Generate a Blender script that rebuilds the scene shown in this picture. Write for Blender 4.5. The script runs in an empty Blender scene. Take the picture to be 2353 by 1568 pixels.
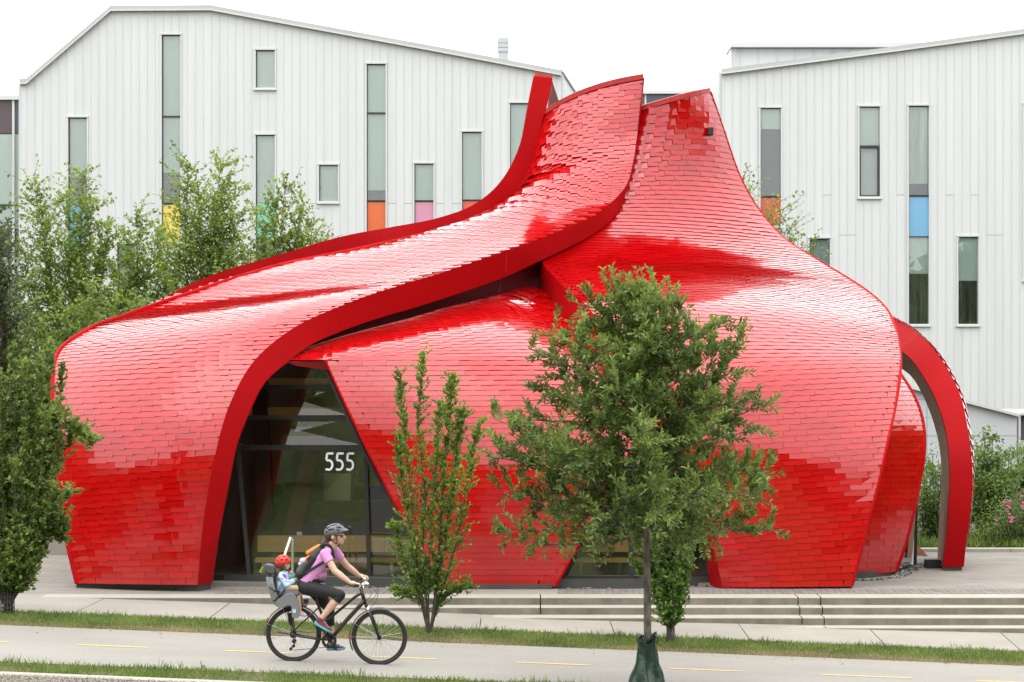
import bpy, bmesh, math, random
import numpy as np
from mathutils import Vector, Matrix, noise

random.seed(7)
rng = np.random.default_rng(7)
S = bpy.context.scene
COL = S.collection

# ---------------------------------------------------------------- camera
FPX, CX, VH, CH = 5000.0, 1176.5, 870.0, 3.588      # focal length, centre and horizon of the photograph (2353 px wide), eye height
cam = bpy.data.cameras.new('camera')
cam.lens = 36.0 * FPX / 2353.0
cam.sensor_width = 36.0
cam.shift_y = (VH - 784.0) / 2353.0
cam.clip_start = 0.5
cam.clip_end = 2000
camo = bpy.data.objects.new('camera', cam)
COL.objects.link(camo)
camo.location = (0, 0, CH)
camo.rotation_euler = (math.radians(90), 0, 0)
S.camera = camo

# ---------------------------------------------------------------- sky, sun, exposure
w = bpy.data.worlds.new('World')
S.world = w
w.use_nodes = True
nt = w.node_tree
nt.nodes.clear()
o_ = nt.nodes.new('ShaderNodeOutputWorld')
bg = nt.nodes.new('ShaderNodeBackground')
sky = nt.nodes.new('ShaderNodeTexSky')
sky.sky_type = 'NISHITA'
sky.sun_disc = False
SUN_EL, SUN_ROT = math.radians(58), math.radians(200)
sky.sun_elevation = SUN_EL
sky.sun_rotation = SUN_ROT
sky.dust_density = 4.0
hs = nt.nodes.new('ShaderNodeHueSaturation')
hs.inputs['Saturation'].default_value = 0.10
mx = nt.nodes.new('ShaderNodeMix')
mx.data_type = 'RGBA'
mx.inputs['Factor'].default_value = 0.72
mx.inputs['B'].default_value = (23.0, 23.3, 23.4, 1)         # the bright cloud layer
nt.links.new(sky.outputs[0], hs.inputs['Color'])
tcw = nt.nodes.new('ShaderNodeTexCoord'); sx = nt.nodes.new('ShaderNodeSeparateXYZ'); mr = nt.nodes.new('ShaderNodeMapRange')
mr.inputs['From Min'].default_value = 0; mr.inputs['From Max'].default_value = 1; mr.inputs['To Min'].default_value = 0.45; mr.inputs['To Max'].default_value = 1.0
cl = nt.nodes.new('ShaderNodeMix'); cl.data_type = 'RGBA'; cl.blend_type = 'MULTIPLY'; cl.inputs['Factor'].default_value = 1
cl.inputs['A'].default_value = (40.0, 40.4, 40.6, 1)         # an overcast layer, brighter overhead than at the horizon
nt.links.new(tcw.outputs['Generated'], sx.inputs[0]); nt.links.new(sx.outputs['Z'], mr.inputs['Value']); nt.links.new(mr.outputs['Result'], cl.inputs['B'])
nt.links.new(cl.outputs['Result'], mx.inputs['B'])
nt.links.new(hs.outputs[0], mx.inputs['A'])
nt.links.new(mx.outputs['Result'], bg.inputs['Color'])
bg.inputs['Strength'].default_value = 0.10
nt.links.new(bg.outputs[0], o_.inputs['Surface'])
sun = bpy.data.lights.new('sun', 'SUN')
sun.energy = 0.5
sun.angle = math.radians(50)
sun.color = (1.0, 0.97, 0.92)
suno = bpy.data.objects.new('sun', sun)
COL.objects.link(suno)
sd = Vector((math.sin(SUN_ROT) * math.cos(SUN_EL), math.cos(SUN_ROT) * math.cos(SUN_EL), math.sin(SUN_EL)))
suno.rotation_euler = sd.to_track_quat('Z', 'Y').to_euler()
S.view_settings.view_transform = 'Standard'
S.view_settings.look = 'None'
S.view_settings.gamma = 1
S.view_settings.use_curve_mapping = False
S.view_settings.exposure = 0.25

# ---------------------------------------------------------------- helpers
def P(u, v, Y):
    return Vector(((u - CX) * Y / FPX, Y, CH - (v - VH) * Y / FPX))
def UV(p):
    return (CX + FPX * p[0] / p[1], VH - FPX * (p[2] - CH) / p[1])
def tag(o, label=None, cat=None, group=None, kind=None):
    if label: o['label'] = label
    if cat: o['category'] = cat
    if group: o['group'] = group
    if kind: o['kind'] = kind
    return o
def empty(name, loc, label=None, cat=None, group=None, kind=None):
    o = bpy.data.objects.new(name, None)
    COL.objects.link(o)
    o.location = loc
    o.empty_display_size = 0.2
    return tag(o, label, cat, group, kind)
def link(name, me, parent=None, loc=None):
    o = bpy.data.objects.new(name, me)
    COL.objects.link(o)
    if parent is not None:
        o.parent = parent
        o.matrix_parent_inverse = world_of(parent).inverted()
    if loc is not None: o.location = loc
    return o
def world_of(o):
    m = Matrix.LocRotScale(o.location, o.rotation_euler, o.scale)
    if o.parent is not None:
        m = world_of(o.parent) @ o.matrix_parent_inverse @ m
    return m
class MB:
    def __init__(s): s.v = []; s.f = []; s.m = []; s.smooth = False
    def add(s, vs, fs, mi=0):
        b = len(s.v)
        s.v += [tuple(x) for x in vs]
        s.f += [tuple(i + b for i in f) for f in fs]
        s.m += [mi] * len(fs)
        return s
    def box(s, c, size, rot=None, mi=0):
        hx, hy, hz = size[0] / 2, size[1] / 2, size[2] / 2
        vs = [Vector((x, y, z)) for x in (-hx, hx) for y in (-hy, hy) for z in (-hz, hz)]
        if rot is not None: vs = [rot @ v for v in vs]
        c = Vector(c)
        return s.add([v + c for v in vs], [(0, 1, 3, 2), (4, 6, 7, 5), (0, 4, 5, 1), (2, 3, 7, 6), (0, 2, 6, 4), (1, 5, 7, 3)], mi)
    def box2(s, a, b, mi=0):
        return s.box([(a[i] + b[i]) / 2 for i in range(3)], [abs(b[i] - a[i]) for i in range(3)], None, mi)
    def tube(s, pts, r, seg=8, caps=True, mi=0, squash=None):
        pts = [Vector(p) for p in pts]
        n = len(pts)
        rs = [r] * n if not hasattr(r, '__len__') else list(r)
        t0 = (pts[1] - pts[0]).normalized()
        up = Vector((0, 1, 0)) if abs(t0.y) < 0.9 else Vector((0, 0, 1))
        nn = (up - t0 * up.dot(t0)).normalized()
        vs = []; fs = []
        for i, p in enumerate(pts):
            t = (pts[min(i + 1, n - 1)] - pts[max(i - 1, 0)]).normalized()
            nn = (nn - t * nn.dot(t)).normalized()
            bb = t.cross(nn)
            for k in range(seg):
                a = 2 * math.pi * k / seg
                sx, sy = (1, 1) if squash is None else squash
                vs.append(p + nn * (math.cos(a) * rs[i] * sx) + bb * (math.sin(a) * rs[i] * sy))
        for i in range(n - 1):
            for k in range(seg):
                k2 = (k + 1) % seg
                fs.append((i * seg + k, i * seg + k2, (i + 1) * seg + k2, (i + 1) * seg + k))
        if caps:
            fs.append(tuple(range(seg - 1, -1, -1)))
            fs.append(tuple((n - 1) * seg + k for k in range(seg)))
        return s.add(vs, fs, mi)
    def poly(s, pts, thick, axis=(0, 1, 0), mi=0):
        """a flat outline given some thickness along axis"""
        ax = Vector(axis) * thick
        n = len(pts)
        vs = [Vector(p) - ax * 0.5 for p in pts] + [Vector(p) + ax * 0.5 for p in pts]
        fs = [tuple(range(n)), tuple(range(2 * n - 1, n - 1, -1))]
        fs += [(i, n + i, n + (i + 1) % n, (i + 1) % n) for i in range(n)]
        return s.add(vs, fs, mi)
    def ring(s, c, R, r, axis, seg=48, sseg=8, a0=0.0, a1=2 * math.pi, mi=0, sq=(1, 1)):
        """a torus or an arc of one; the axis is along Y; sq scales the section radially and sideways"""
        full = abs(a1 - a0 - 2 * math.pi) < 1e-6
        n = seg if full else seg + 1
        c = Vector(c); vs = []; fs = []
        for i in range(n):
            a = a0 + (a1 - a0) * i / seg
            d = Vector((math.cos(a), 0, math.sin(a)))
            for k in range(sseg):
                b = 2 * math.pi * k / sseg
                vs.append(c + d * (R + r * sq[0] * math.cos(b)) + Vector((0, r * sq[1] * math.sin(b), 0)))
        for i in range(seg):
            j = (i + 1) % n
            for k in range(sseg):
                k2 = (k + 1) % sseg
                fs.append((i * sseg + k, j * sseg + k, j * sseg + k2, i * sseg + k2))
        return s.add(vs, fs, mi)
    def ell(s, c, r, seg=16, rings=10, rot=None, mi=0):
        vs = []; fs = []
        c = Vector(c)
        for i in range(rings + 1):
            th = math.pi * i / rings
            for k in range(seg):
                a = 2 * math.pi * k / seg
                p = Vector((r[0] * math.sin(th) * math.cos(a), r[1] * math.sin(th) * math.sin(a), r[2] * math.cos(th)))
                if rot is not None: p = rot @ p
                vs.append(c + p)
        for i in range(rings):
            for k in range(seg):
                k2 = (k + 1) % seg
                fs.append((i * seg + k, (i + 1) * seg + k, (i + 1) * seg + k2, i * seg + k2))
        return s.add(vs, fs, mi)
    def mesh(s, name, mats):
        me = bpy.data.meshes.new(name)
        me.from_pydata(s.v, [], s.f)
        for m in (mats if isinstance(mats, (list, tuple)) else [mats]): me.materials.append(m)
        if isinstance(mats, (list, tuple)) and len(mats) > 1:
            me.polygons.foreach_set('material_index', s.m)
        if s.smooth: me.polygons.foreach_set('use_smooth', [True] * len(me.polygons))
        me.update()
        return me
    def build(s, name, mats, parent=None, smooth=False):
        s.smooth = smooth
        return link(name, s.mesh(name, mats), parent)
def smooth_angle(o, deg=40):
    me = o.data
    me.polygons.foreach_set('use_smooth', [True] * len(me.polygons))
    try: me.set_sharp_from_angle(angle=math.radians(deg))
    except Exception: pass
    return o

# ---------------------------------------------------------------- materials
def lin(r, g, b):
    f = lambda c: (c / 255 / 12.92) if c <= 10 else ((c / 255 + 0.055) / 1.055) ** 2.4
    return (f(r), f(g), f(b))
def mat(name, col, rough=0.6, metal=0.0, spec=0.5, coat=0.0, nscale=None, namp=0.12, bump=0.0, bscale=None, col2=None, thr=(0.35, 0.65), stretch=None, ior=1.5):
    m = bpy.data.materials.new(name)
    m.use_nodes = True
    t = m.node_tree
    b = t.nodes['Principled BSDF']
    b.inputs['Base Color'].default_value = (*col, 1)
    b.inputs['Roughness'].default_value = rough
    b.inputs['Metallic'].default_value = metal
    b.inputs['Specular IOR Level'].default_value = spec
    b.inputs['IOR'].default_value = ior
    b.inputs['Coat Weight'].default_value = coat
    b.inputs['Coat Roughness'].default_value = 0.10
    if nscale or bump:
        tc = t.nodes.new('ShaderNodeTexCoord')
        vec = tc.outputs['Object']
        if stretch:
            mp = t.nodes.new('ShaderNodeMapping')
            mp.inputs['Scale'].default_value = stretch
            t.links.new(vec, mp.inputs['Vector'])
            vec = mp.outputs[0]
    if nscale:
        n = t.nodes.new('ShaderNodeTexNoise')
        n.inputs['Scale'].default_value = nscale
        n.inputs['Detail'].default_value = 6
        n.inputs['Roughness'].default_value = 0.62
        t.links.new(vec, n.inputs['Vector'])
        r = t.nodes.new('ShaderNodeValToRGB')
        r.color_ramp.elements[0].position = thr[0]
        r.color_ramp.elements[1].position = thr[1]
        c2 = col2 if col2 else tuple(min(1, c * (1 + namp)) for c in col)
        c1 = col if col2 else tuple(c * (1 - namp) for c in col)
        r.color_ramp.elements[0].color = (*c1, 1)
        r.color_ramp.elements[1].color = (*c2, 1)
        t.links.new(n.outputs['Fac'], r.inputs['Fac'])
        t.links.new(r.outputs[0], b.inputs['Base Color'])
    if bump:
        n2 = t.nodes.new('ShaderNodeTexNoise')
        n2.inputs['Scale'].default_value = bscale or 40
        n2.inputs['Detail'].default_value = 4
        t.links.new(vec, n2.inputs['Vector'])
        bp = t.nodes.new('ShaderNodeBump')
        bp.inputs['Strength'].default_value = bump
        bp.inputs['Distance'].default_value = 0.01
        t.links.new(n2.outputs['Fac'], bp.inputs['Height'])
        t.links.new(bp.outputs[0], b.inputs['Normal'])
    return m
def mat_leaf(name, c_dark, c_light, trans=0.35, rough=0.45):
    """leaf colour from the per-leaf 'tint' attribute, with light coming through"""
    m = bpy.data.materials.new(name)
    m.use_nodes = True
    t = m.node_tree
    b = t.nodes['Principled BSDF']
    at = t.nodes.new('ShaderNodeAttribute'); at.attribute_name = 'tint'
    r = t.nodes.new('ShaderNodeValToRGB')
    r.color_ramp.elements[0].color = (*c_dark, 1)
    r.color_ramp.elements[1].color = (*c_light, 1)
    t.links.new(at.outputs['Fac'], r.inputs['Fac'])
    t.links.new(r.outputs[0], b.inputs['Base Color'])
    b.inputs['Roughness'].default_value = rough
    b.inputs['Specular IOR Level'].default_value = 0.42
    tr = t.nodes.new('ShaderNodeBsdfTranslucent')
    g = t.nodes.new('ShaderNodeHueSaturation')
    g.inputs['Hue'].default_value = 0.485
    g.inputs['Value'].default_value = 1.5
    t.links.new(r.outputs[0], g.inputs['Color'])
    t.links.new(g.outputs[0], tr.inputs['Color'])
    mxs = t.nodes.new('ShaderNodeMixShader')
    mxs.inputs[0].default_value = trans
    out = t.nodes['Material Output']
    t.links.new(b.outputs[0], mxs.inputs[1])
    t.links.new(tr.outputs[0], mxs.inputs[2])
    t.links.new(mxs.outputs[0], out.inputs['Surface'])
    return m
def mat_glass(name, tint, refl=1.0, rough=0.0):
    m = bpy.data.materials.new(name)
    m.use_nodes = True
    t = m.node_tree
    t.nodes.remove(t.nodes['Principled BSDF'])
    tr = t.nodes.new('ShaderNodeBsdfTransparent'); tr.inputs['Color'].default_value = (*tint, 1)
    gl = t.nodes.new('ShaderNodeBsdfGlossy'); gl.inputs['Roughness'].default_value = rough
    gl.inputs['Color'].default_value = (refl, refl, refl, 1)
    fr = t.nodes.new('ShaderNodeFresnel'); fr.inputs['IOR'].default_value = 1.52
    mxs = t.nodes.new('ShaderNodeMixShader')
    mt = t.nodes.new('ShaderNodeMath'); mt.operation = 'MULTIPLY'; mt.inputs[1].default_value = 1.6; mt.use_clamp = True
    t.links.new(fr.outputs[0], mt.inputs[0])
    t.links.new(mt.outputs[0], mxs.inputs[0])
    t.links.new(tr.outputs[0], mxs.inputs[1])
    t.links.new(gl.outputs[0], mxs.inputs[2])
    t.links.new(mxs.outputs[0], t.nodes['Material Output'].inputs['Surface'])
    return m

M = {}
M['shingle'] = mat('red_enamel_shingle', (0.43, 0.0010, 0.0025), rough=0.10, coat=1.0, nscale=1.6, namp=0.06, bump=0.03, bscale=2.2, ior=1.36)
def vary(m, amp, rough=None):
    """every piece a little different in tone (and sheen), as weathered pieces are"""
    t = m.node_tree; b = t.nodes['Principled BSDF']
    g = t.nodes.new('ShaderNodeNewGeometry'); oi = t.nodes.new('ShaderNodeObjectInfo')
    ad = t.nodes.new('ShaderNodeMath'); ad.operation = 'ADD'; t.links.new(g.outputs['Random Per Island'], ad.inputs[0]); t.links.new(oi.outputs['Random'], ad.inputs[1])
    fr = t.nodes.new('ShaderNodeMath'); fr.operation = 'FRACT'; t.links.new(ad.outputs[0], fr.inputs[0])
    r = t.nodes.new('ShaderNodeMapRange'); r.inputs['To Min'].default_value = 1 - amp; r.inputs['To Max'].default_value = 1 + amp; t.links.new(fr.outputs[0], r.inputs['Value'])
    h = t.nodes.new('ShaderNodeHueSaturation'); src = b.inputs['Base Color'].links[0].from_socket
    t.links.new(src, h.inputs['Color']); t.links.new(r.outputs['Result'], h.inputs['Value']); t.links.new(h.outputs[0], b.inputs['Base Color'])
    if rough:
        q = t.nodes.new('ShaderNodeMapRange'); q.inputs['To Min'].default_value = rough[0]; q.inputs['To Max'].default_value = rough[1]; t.links.new(fr.outputs[0], q.inputs['Value']); t.links.new(q.outputs['Result'], b.inputs['Roughness'])
def macro(m, amp=.12, scale=.45, stretch=(1, 1, 1)):
    """broad uneven staining over a large surface"""
    t = m.node_tree; b = t.nodes['Principled BSDF']
    tc = t.nodes.new('ShaderNodeTexCoord'); mp = t.nodes.new('ShaderNodeMapping'); mp.inputs['Scale'].default_value = stretch
    n = t.nodes.new('ShaderNodeTexNoise'); n.inputs['Scale'].default_value = scale; n.inputs['Detail'].default_value = 7; n.inputs['Roughness'].default_value = .65
    t.links.new(tc.outputs['Object'], mp.inputs['Vector']); t.links.new(mp.outputs[0], n.inputs['Vector'])
    r = t.nodes.new('ShaderNodeMapRange'); r.inputs['From Min'].default_value = .3; r.inputs['From Max'].default_value = .7; r.inputs['To Min'].default_value = 1 - amp; r.inputs['To Max'].default_value = 1 + amp * .6
    t.links.new(n.outputs['Fac'], r.inputs['Value'])
    h = t.nodes.new('ShaderNodeHueSaturation'); src = b.inputs['Base Color'].links[0].from_socket
    t.links.new(src, h.inputs['Color']); t.links.new(r.outputs['Result'], h.inputs['Value']); t.links.new(h.outputs[0], b.inputs['Base Color'])
vary(M['shingle'], .09, (.10, .19))
M['fascia'] = mat('red_fascia_panel', (0.37, 0.0008, 0.003), rough=0.6, spec=0.12, nscale=0.8, namp=0.05)
M['shell'] = mat('red_underlay', (0.30, 0.004, 0.008), rough=0.6)
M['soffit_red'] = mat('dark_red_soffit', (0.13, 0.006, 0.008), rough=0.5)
M['cap'] = mat('weathered_red_cap', (0.42, 0.035, 0.035), rough=0.4, nscale=3, namp=0.12)
M['timber'] = mat('soffit_timber', (0.235, 0.115, 0.065), rough=0.6, nscale=6, namp=0.2, stretch=(1, 1, 0.2))
M['plywood'] = mat('birch_plywood', (0.72, 0.52, 0.27), rough=0.5, nscale=3, namp=0.12, stretch=(0.3, 1, 2))
M['steel_dark'] = mat('dark_bronze_metal', (0.022, 0.021, 0.018), rough=0.35)
M['plinth'] = mat('grey_zinc_plinth', (0.055, 0.056, 0.052), rough=0.45, nscale=2, namp=0.15)
M['white_num'] = mat('white_vinyl', (0.82, 0.83, 0.82), rough=0.5)
M['interior'] = mat('interior_wall', (0.13, 0.125, 0.09), rough=0.9, nscale=1.2, namp=0.25)
M['interior_floor'] = mat('interior_floor', (0.20, 0.19, 0.16), rough=0.7)
M['glass'] = mat_glass('storefront_glass', (0.86, 0.85, 0.76))
M['glass_clear'] = mat_glass('window_glass', (0.93, 0.96, 0.95))
M['black'] = mat('black_plastic', (0.012, 0.012, 0.012), rough=0.5)
M['steel'] = mat('brushed_steel', (0.62, 0.62, 0.60), rough=0.32, metal=1.0)
M['gravel'] = mat('gravel_stone', (0.20, 0.19, 0.175), rough=0.9, nscale=14, namp=0.9, thr=(0.42, 0.58))
M['clad'] = mat('white_metal_cladding', (0.555, 0.572, 0.562), rough=0.42, nscale=0.5, namp=0.035, stretch=(7, 1, 0.25))
M['clad2'] = mat('pale_grey_panel', (0.50, 0.53, 0.54), rough=0.45, nscale=0.4, namp=0.03)
M['trim'] = mat('pale_metal_trim', (0.54, 0.55, 0.535), rough=0.4)
M['coping'] = mat('grey_metal_coping', (0.40, 0.41, 0.40), rough=0.4, nscale=0.6, namp=0.04)
M['core'] = mat('grey_wall_core', (0.16, 0.165, 0.17), rough=0.9)
M['blind'] = mat('pale_roller_blind', (0.64, 0.73, 0.67), rough=0.9, nscale=0.25, namp=0.05)
M['blind2'] = mat('grey_roller_blind', (0.50, 0.54, 0.54), rough=0.9)
M['curtain'] = mat('sheer_curtain', (0.58, 0.66, 0.60), rough=0.9, nscale=2.0, namp=0.22, stretch=(5, 1, 0.12))
M['curtain_dark'] = mat('shaded_curtain', (0.12, 0.115, 0.095), rough=0.9, nscale=2.0, namp=0.45, stretch=(6, 1, 0.15))
M['room'] = mat('dim_room', (0.085, 0.088, 0.095), rough=0.9, nscale=0.9, namp=0.3)  # dark colour stands in for the shade inside a room
M['room2'] = mat('grey_room', (0.15, 0.16, 0.17), rough=0.9, nscale=0.5, namp=0.12)
for k, c in dict(yellow=(0.68, 0.52, 0.10), blue=(0.15, 0.36, 0.53), orange=(0.62, 0.13, 0.035), pink=(0.55, 0.24, 0.34), redorange=(0.56, 0.10, 0.06), teal=(0.20, 0.50, 0.36), purple=(0.085, 0.055, 0.06), slate=(0.075, 0.085, 0.105)).items():
    M[k] = mat(k + '_glass_panel', c, rough=0.12, nscale=0.6, namp=0.05)
M['asphalt'] = mat('pale_worn_asphalt', (0.255, 0.24, 0.213), rough=0.9, nscale=70, namp=0.20, thr=(0.3, 0.7), bump=0.3, bscale=120)
M['road'] = mat('road_asphalt', (0.07, 0.07, 0.072), rough=0.9, nscale=40, namp=0.2)
M['concrete'] = mat('pale_concrete', (0.275, 0.256, 0.22), rough=0.9, nscale=1.1, namp=0.06, bump=0.12, bscale=60)
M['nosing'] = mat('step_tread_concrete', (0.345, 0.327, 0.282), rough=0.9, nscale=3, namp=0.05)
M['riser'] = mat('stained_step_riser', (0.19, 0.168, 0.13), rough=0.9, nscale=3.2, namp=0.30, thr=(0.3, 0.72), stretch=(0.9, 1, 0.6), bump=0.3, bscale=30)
M['kerb'] = mat('aggregate_kerb', (0.28, 0.25, 0.21), rough=0.95, nscale=60, namp=0.6, thr=(0.4, 0.6), bump=0.6, bscale=70)
M['paver'] = mat('grey_paver', (0.185, 0.168, 0.155), rough=0.9, nscale=9, namp=0.14)
M['paver2'] = mat('brownish_paver', (0.185, 0.155, 0.135), rough=0.9, nscale=9, namp=0.14)
M['soil'] = mat('soil', (0.07, 0.05, 0.035), rough=1.0, nscale=12, namp=0.4)
M['yellow_paint'] = mat('faded_yellow_paint', (0.56, 0.42, 0.16), rough=0.9, nscale=22, namp=0.25)
M['corten'] = mat('corten_steel', (0.20, 0.065, 0.03), rough=0.8, nscale=5, namp=0.3)
M['bark'] = mat('grey_bark', (0.125, 0.102, 0.082), rough=0.9, nscale=16, namp=0.6, bump=0.5, bscale=45, stretch=(1, 1, 0.4))
M['bark_dark'] = mat('dark_bark', (0.075, 0.058, 0.045), rough=0.9, nscale=18, namp=0.4)
M['bark_birch'] = mat('birch_bark', (0.16, 0.12, 0.095), rough=0.8, nscale=9, namp=0.5, stretch=(0.4, 0.4, 2))
M['leaf_oak'] = mat_leaf('oval_green_leaf', (0.044, 0.088, 0.014), (0.265, 0.35, 0.088))
M['leaf_beech'] = mat_leaf('toothed_green_leaf', (0.05, 0.115, 0.02), (0.19, 0.31, 0.06))
M['leaf_fresh'] = mat_leaf('fresh_green_leaf', (0.055, 0.12, 0.018), (0.25, 0.36, 0.06))
M['leaf_birch'] = mat_leaf('birch_leaf', (0.07, 0.135, 0.014), (0.26, 0.38, 0.075), trans=0.45)
M['leaf_dark'] = mat_leaf('dark_green_leaf', (0.030, 0.058, 0.016), (0.10, 0.15, 0.045))
M['leaf_shrub'] = mat_leaf('shrub_leaf', (0.05, 0.10, 0.02), (0.20, 0.30, 0.07))
M['grass'] = mat_leaf('grass_blade', (0.062, 0.115, 0.014), (0.19, 0.265, 0.05), trans=0.3, rough=0.6)
M['straw'] = mat_leaf('dry_grass_blade', (0.19, 0.145, 0.06), (0.38, 0.30, 0.16), trans=0.3, rough=0.7)
M['turf'] = mat('grass_turf', (0.05, 0.085, 0.022), rough=1.0, nscale=3.5, col2=(0.18, 0.15, 0.065), thr=(0.48, 0.72))
M['flower'] = mat('pink_blossom', (0.62, 0.16, 0.28), rough=0.7)

vary(M['clad'], .018)
macro(M['clad'], .03, .25, (5, 1, .5))
vary(M['concrete'], .03)
macro(M['asphalt'], .12, .5, (.6, 1.6, 1)); macro(M['concrete'], .10, .7); macro(M['riser'], .18, .8, (1, 1, 1)); vary(M['paver'], .10); vary(M['paver2'], .10)
M['blind_link'] = mat('shaded_blind', (0.36, 0.43, 0.39), rough=0.8)  # blind colour darkened to look shaded on panels that lie flush
# ================================================================ GROUND
ZP = 0.25                                   # level of the plaza
def plane_z(x): return -0.04 * max(-26, min(26, x))
def sheet(name, x0, x1, y0, y1, zf, m, nx=40, ny=2, kind='structure', parent=None, thick=0.0):
    mb = MB()
    for j in range(ny + 1):
        for i in range(nx + 1):
            x = x0 + (x1 - x0) * i / nx; y = y0 + (y1 - y0) * j / ny
            mb.v.append((x, y, zf(x, y)))
    for j in range(ny):
        for i in range(nx):
            a = j * (nx + 1) + i
            mb.f.append((a, a + 1, a + nx + 2, a + nx + 1)); mb.m.append(0)
    o = mb.build(name, m, parent)
    if kind: o['kind'] = kind
    return o
def ground_z(x, y):
    if y > 33.4: return 0.20
    if y > 24.65: return plane_z(x) - 0.12
    if y > 8.3: return plane_z(x) - 0.17
    if y > 7.6: return plane_z(x) - 0.05
    bank = (7.6 - y) / 7.6 * 2.05 if y > 0 else 2.05 + min(-y, 30) / 30 * 4.5
    return plane_z(x) * max(0, (y + 10) / 17.6 if y > -10 else 0) + bank - 0.02
mb = MB()
xs = [-400, -150, -60, -40] + list(np.linspace(-30, 30, 31)) + [40, 60, 150, 400]
ys = [-300, -120, -60] + list(np.linspace(-30, 7.6, 14)) + [8.0, 8.35, 15, 24.6, 24.7, 29, 33.35, 33.45, 42, 70, 140, 400, 900]
for y in ys:
    for x in xs: mb.v.append((x, y, ground_z(x, y)))
nx = len(xs)
for j in range(len(ys) - 1):
    for i in range(nx - 1):
        a = j * nx + i
        mb.f.append((a, a + 1, a + nx + 1, a + nx)); mb.m.append(0)
o = mb.build('ground', M['turf']); o['kind'] = 'structure'
sheet('road', -60, 60, 8.4, 24.6, lambda x, y: plane_z(x) - 0.14, M['road'])
# kerb of the street, in blocks
mb = MB()
k0 = empty('kerb', (0, 0, 0), kind='structure')
kme = None
for i in range(-7, 8):
    mbk = MB()
    x0, x1 = i * 2.4 + 0.004, (i + 1) * 2.4 - 0.004
    vs = []
    for x in (x0, x1):
        z = plane_z(x)
        vs += [(x, 24.54, z - 0.16), (x, 24.58, z + 0.012), (x, 24.60, z + 0.025), (x, 24.74, z + 0.025), (x, 24.74, z - 0.2)]
    mbk.add(vs, [(0, 5, 6, 1), (1, 6, 7, 2), (2, 7, 8, 3), (3, 8, 9, 4), (0, 1, 2, 3, 4), (9, 8, 7, 6, 5)], 0)
    mbk.m = [1, 1, 0, 0, 1, 1]
    mbk.build('kerb_stone', [M['nosing'], M['kerb']], k0)
sheet('grass_verge', -14, 14, 24.74, 25.62, lambda x, y: plane_z(x) + 0.005, M['turf'], 28)
sheet('bike_path', -30, 30, 25.6, 29.15, lambda x, y: plane_z(x) + 0.012, M['asphalt'], 60)
sheet('grass_strip', -14, 14, 29.13, 30.82, lambda x, y: plane_z(x) + 0.004, M['turf'], 28)
line_root = empty('path_markings', (0, 0, 0), kind='structure')
for (ua, ub) in [(-55, 19), (178, 343), (512, 676), (842, 1008), (1180, 1361), (1532, 1706), (1878, 2097), (2243, 2420)]:
    Yc = 27.42
    xa, xb = (ua - CX) * Yc / FPX, (ub - CX) * Yc / FPX
    mb = MB(); n = 14; vs = []
    for i in range(n + 1):
        x = xa + (xb - xa) * i / n
        wv = 0.042 * (0.82 + 0.3 * random.random()) if 0 < i < n else 0.02
        vs += [(x, Yc - wv, plane_z(x) + 0.016), (x, Yc + wv * 0.9, plane_z(x) + 0.016)]
    mb.add(vs, [(2 * i, 2 * i + 2, 2 * i + 3, 2 * i + 1) for i in range(n)])
    mb.build('lane_dash', M['yellow_paint'], line_root)
# sidewalk slabs: the far edge follows the foot of the steps
FE = [(-40, 33.3, .25), (-6.9, 33.3, .25), (-4.15, 33.18, .164), (.43, 32.86, -.007), (4.26, 32.48, -.089), (7.57, 32.17, -.176), (12, 32.1, -.30), (40, 32.1, -1.2)]
def far_edge(x):
    for a, b in zip(FE, FE[1:]):
        if x <= b[0]:
            t = (x - a[0]) / (b[0] - a[0])
            return a[1] + (b[1] - a[1]) * t, a[2] + (b[2] - a[2]) * t
    return FE[-1][1:]
sw = empty('sidewalk', (0, 0, 0), kind='structure')
js = [1.46 + 1.92 * k for k in range(-10, 10)]
js = [-38] + js + [38]
for a, b in zip(js, js[1:]):
    g = 0.006; n = 4; mb = MB(); vs = []
    for i in range(n + 1):
        x = a + g + (b - a - 2 * g) * i / n
        yf, zf = far_edge(x)
        vs += [(x, 30.8, plane_z(x) - 0.1), (x, 30.8, plane_z(x) + 0.012), (x, yf, zf), (x, 33.6, zf - 0.004 if zf < 0.24 else 0.246)]
    fs = []
    for i in range(n):
        p = 4 * i
        for k in range(3): fs.append((p + k, p + 4 + k, p + 5 + k, p + 1 + k))
    mb.add(vs, fs)
    mb.build('sidewalk_slab', M['concrete'], sw)
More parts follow.
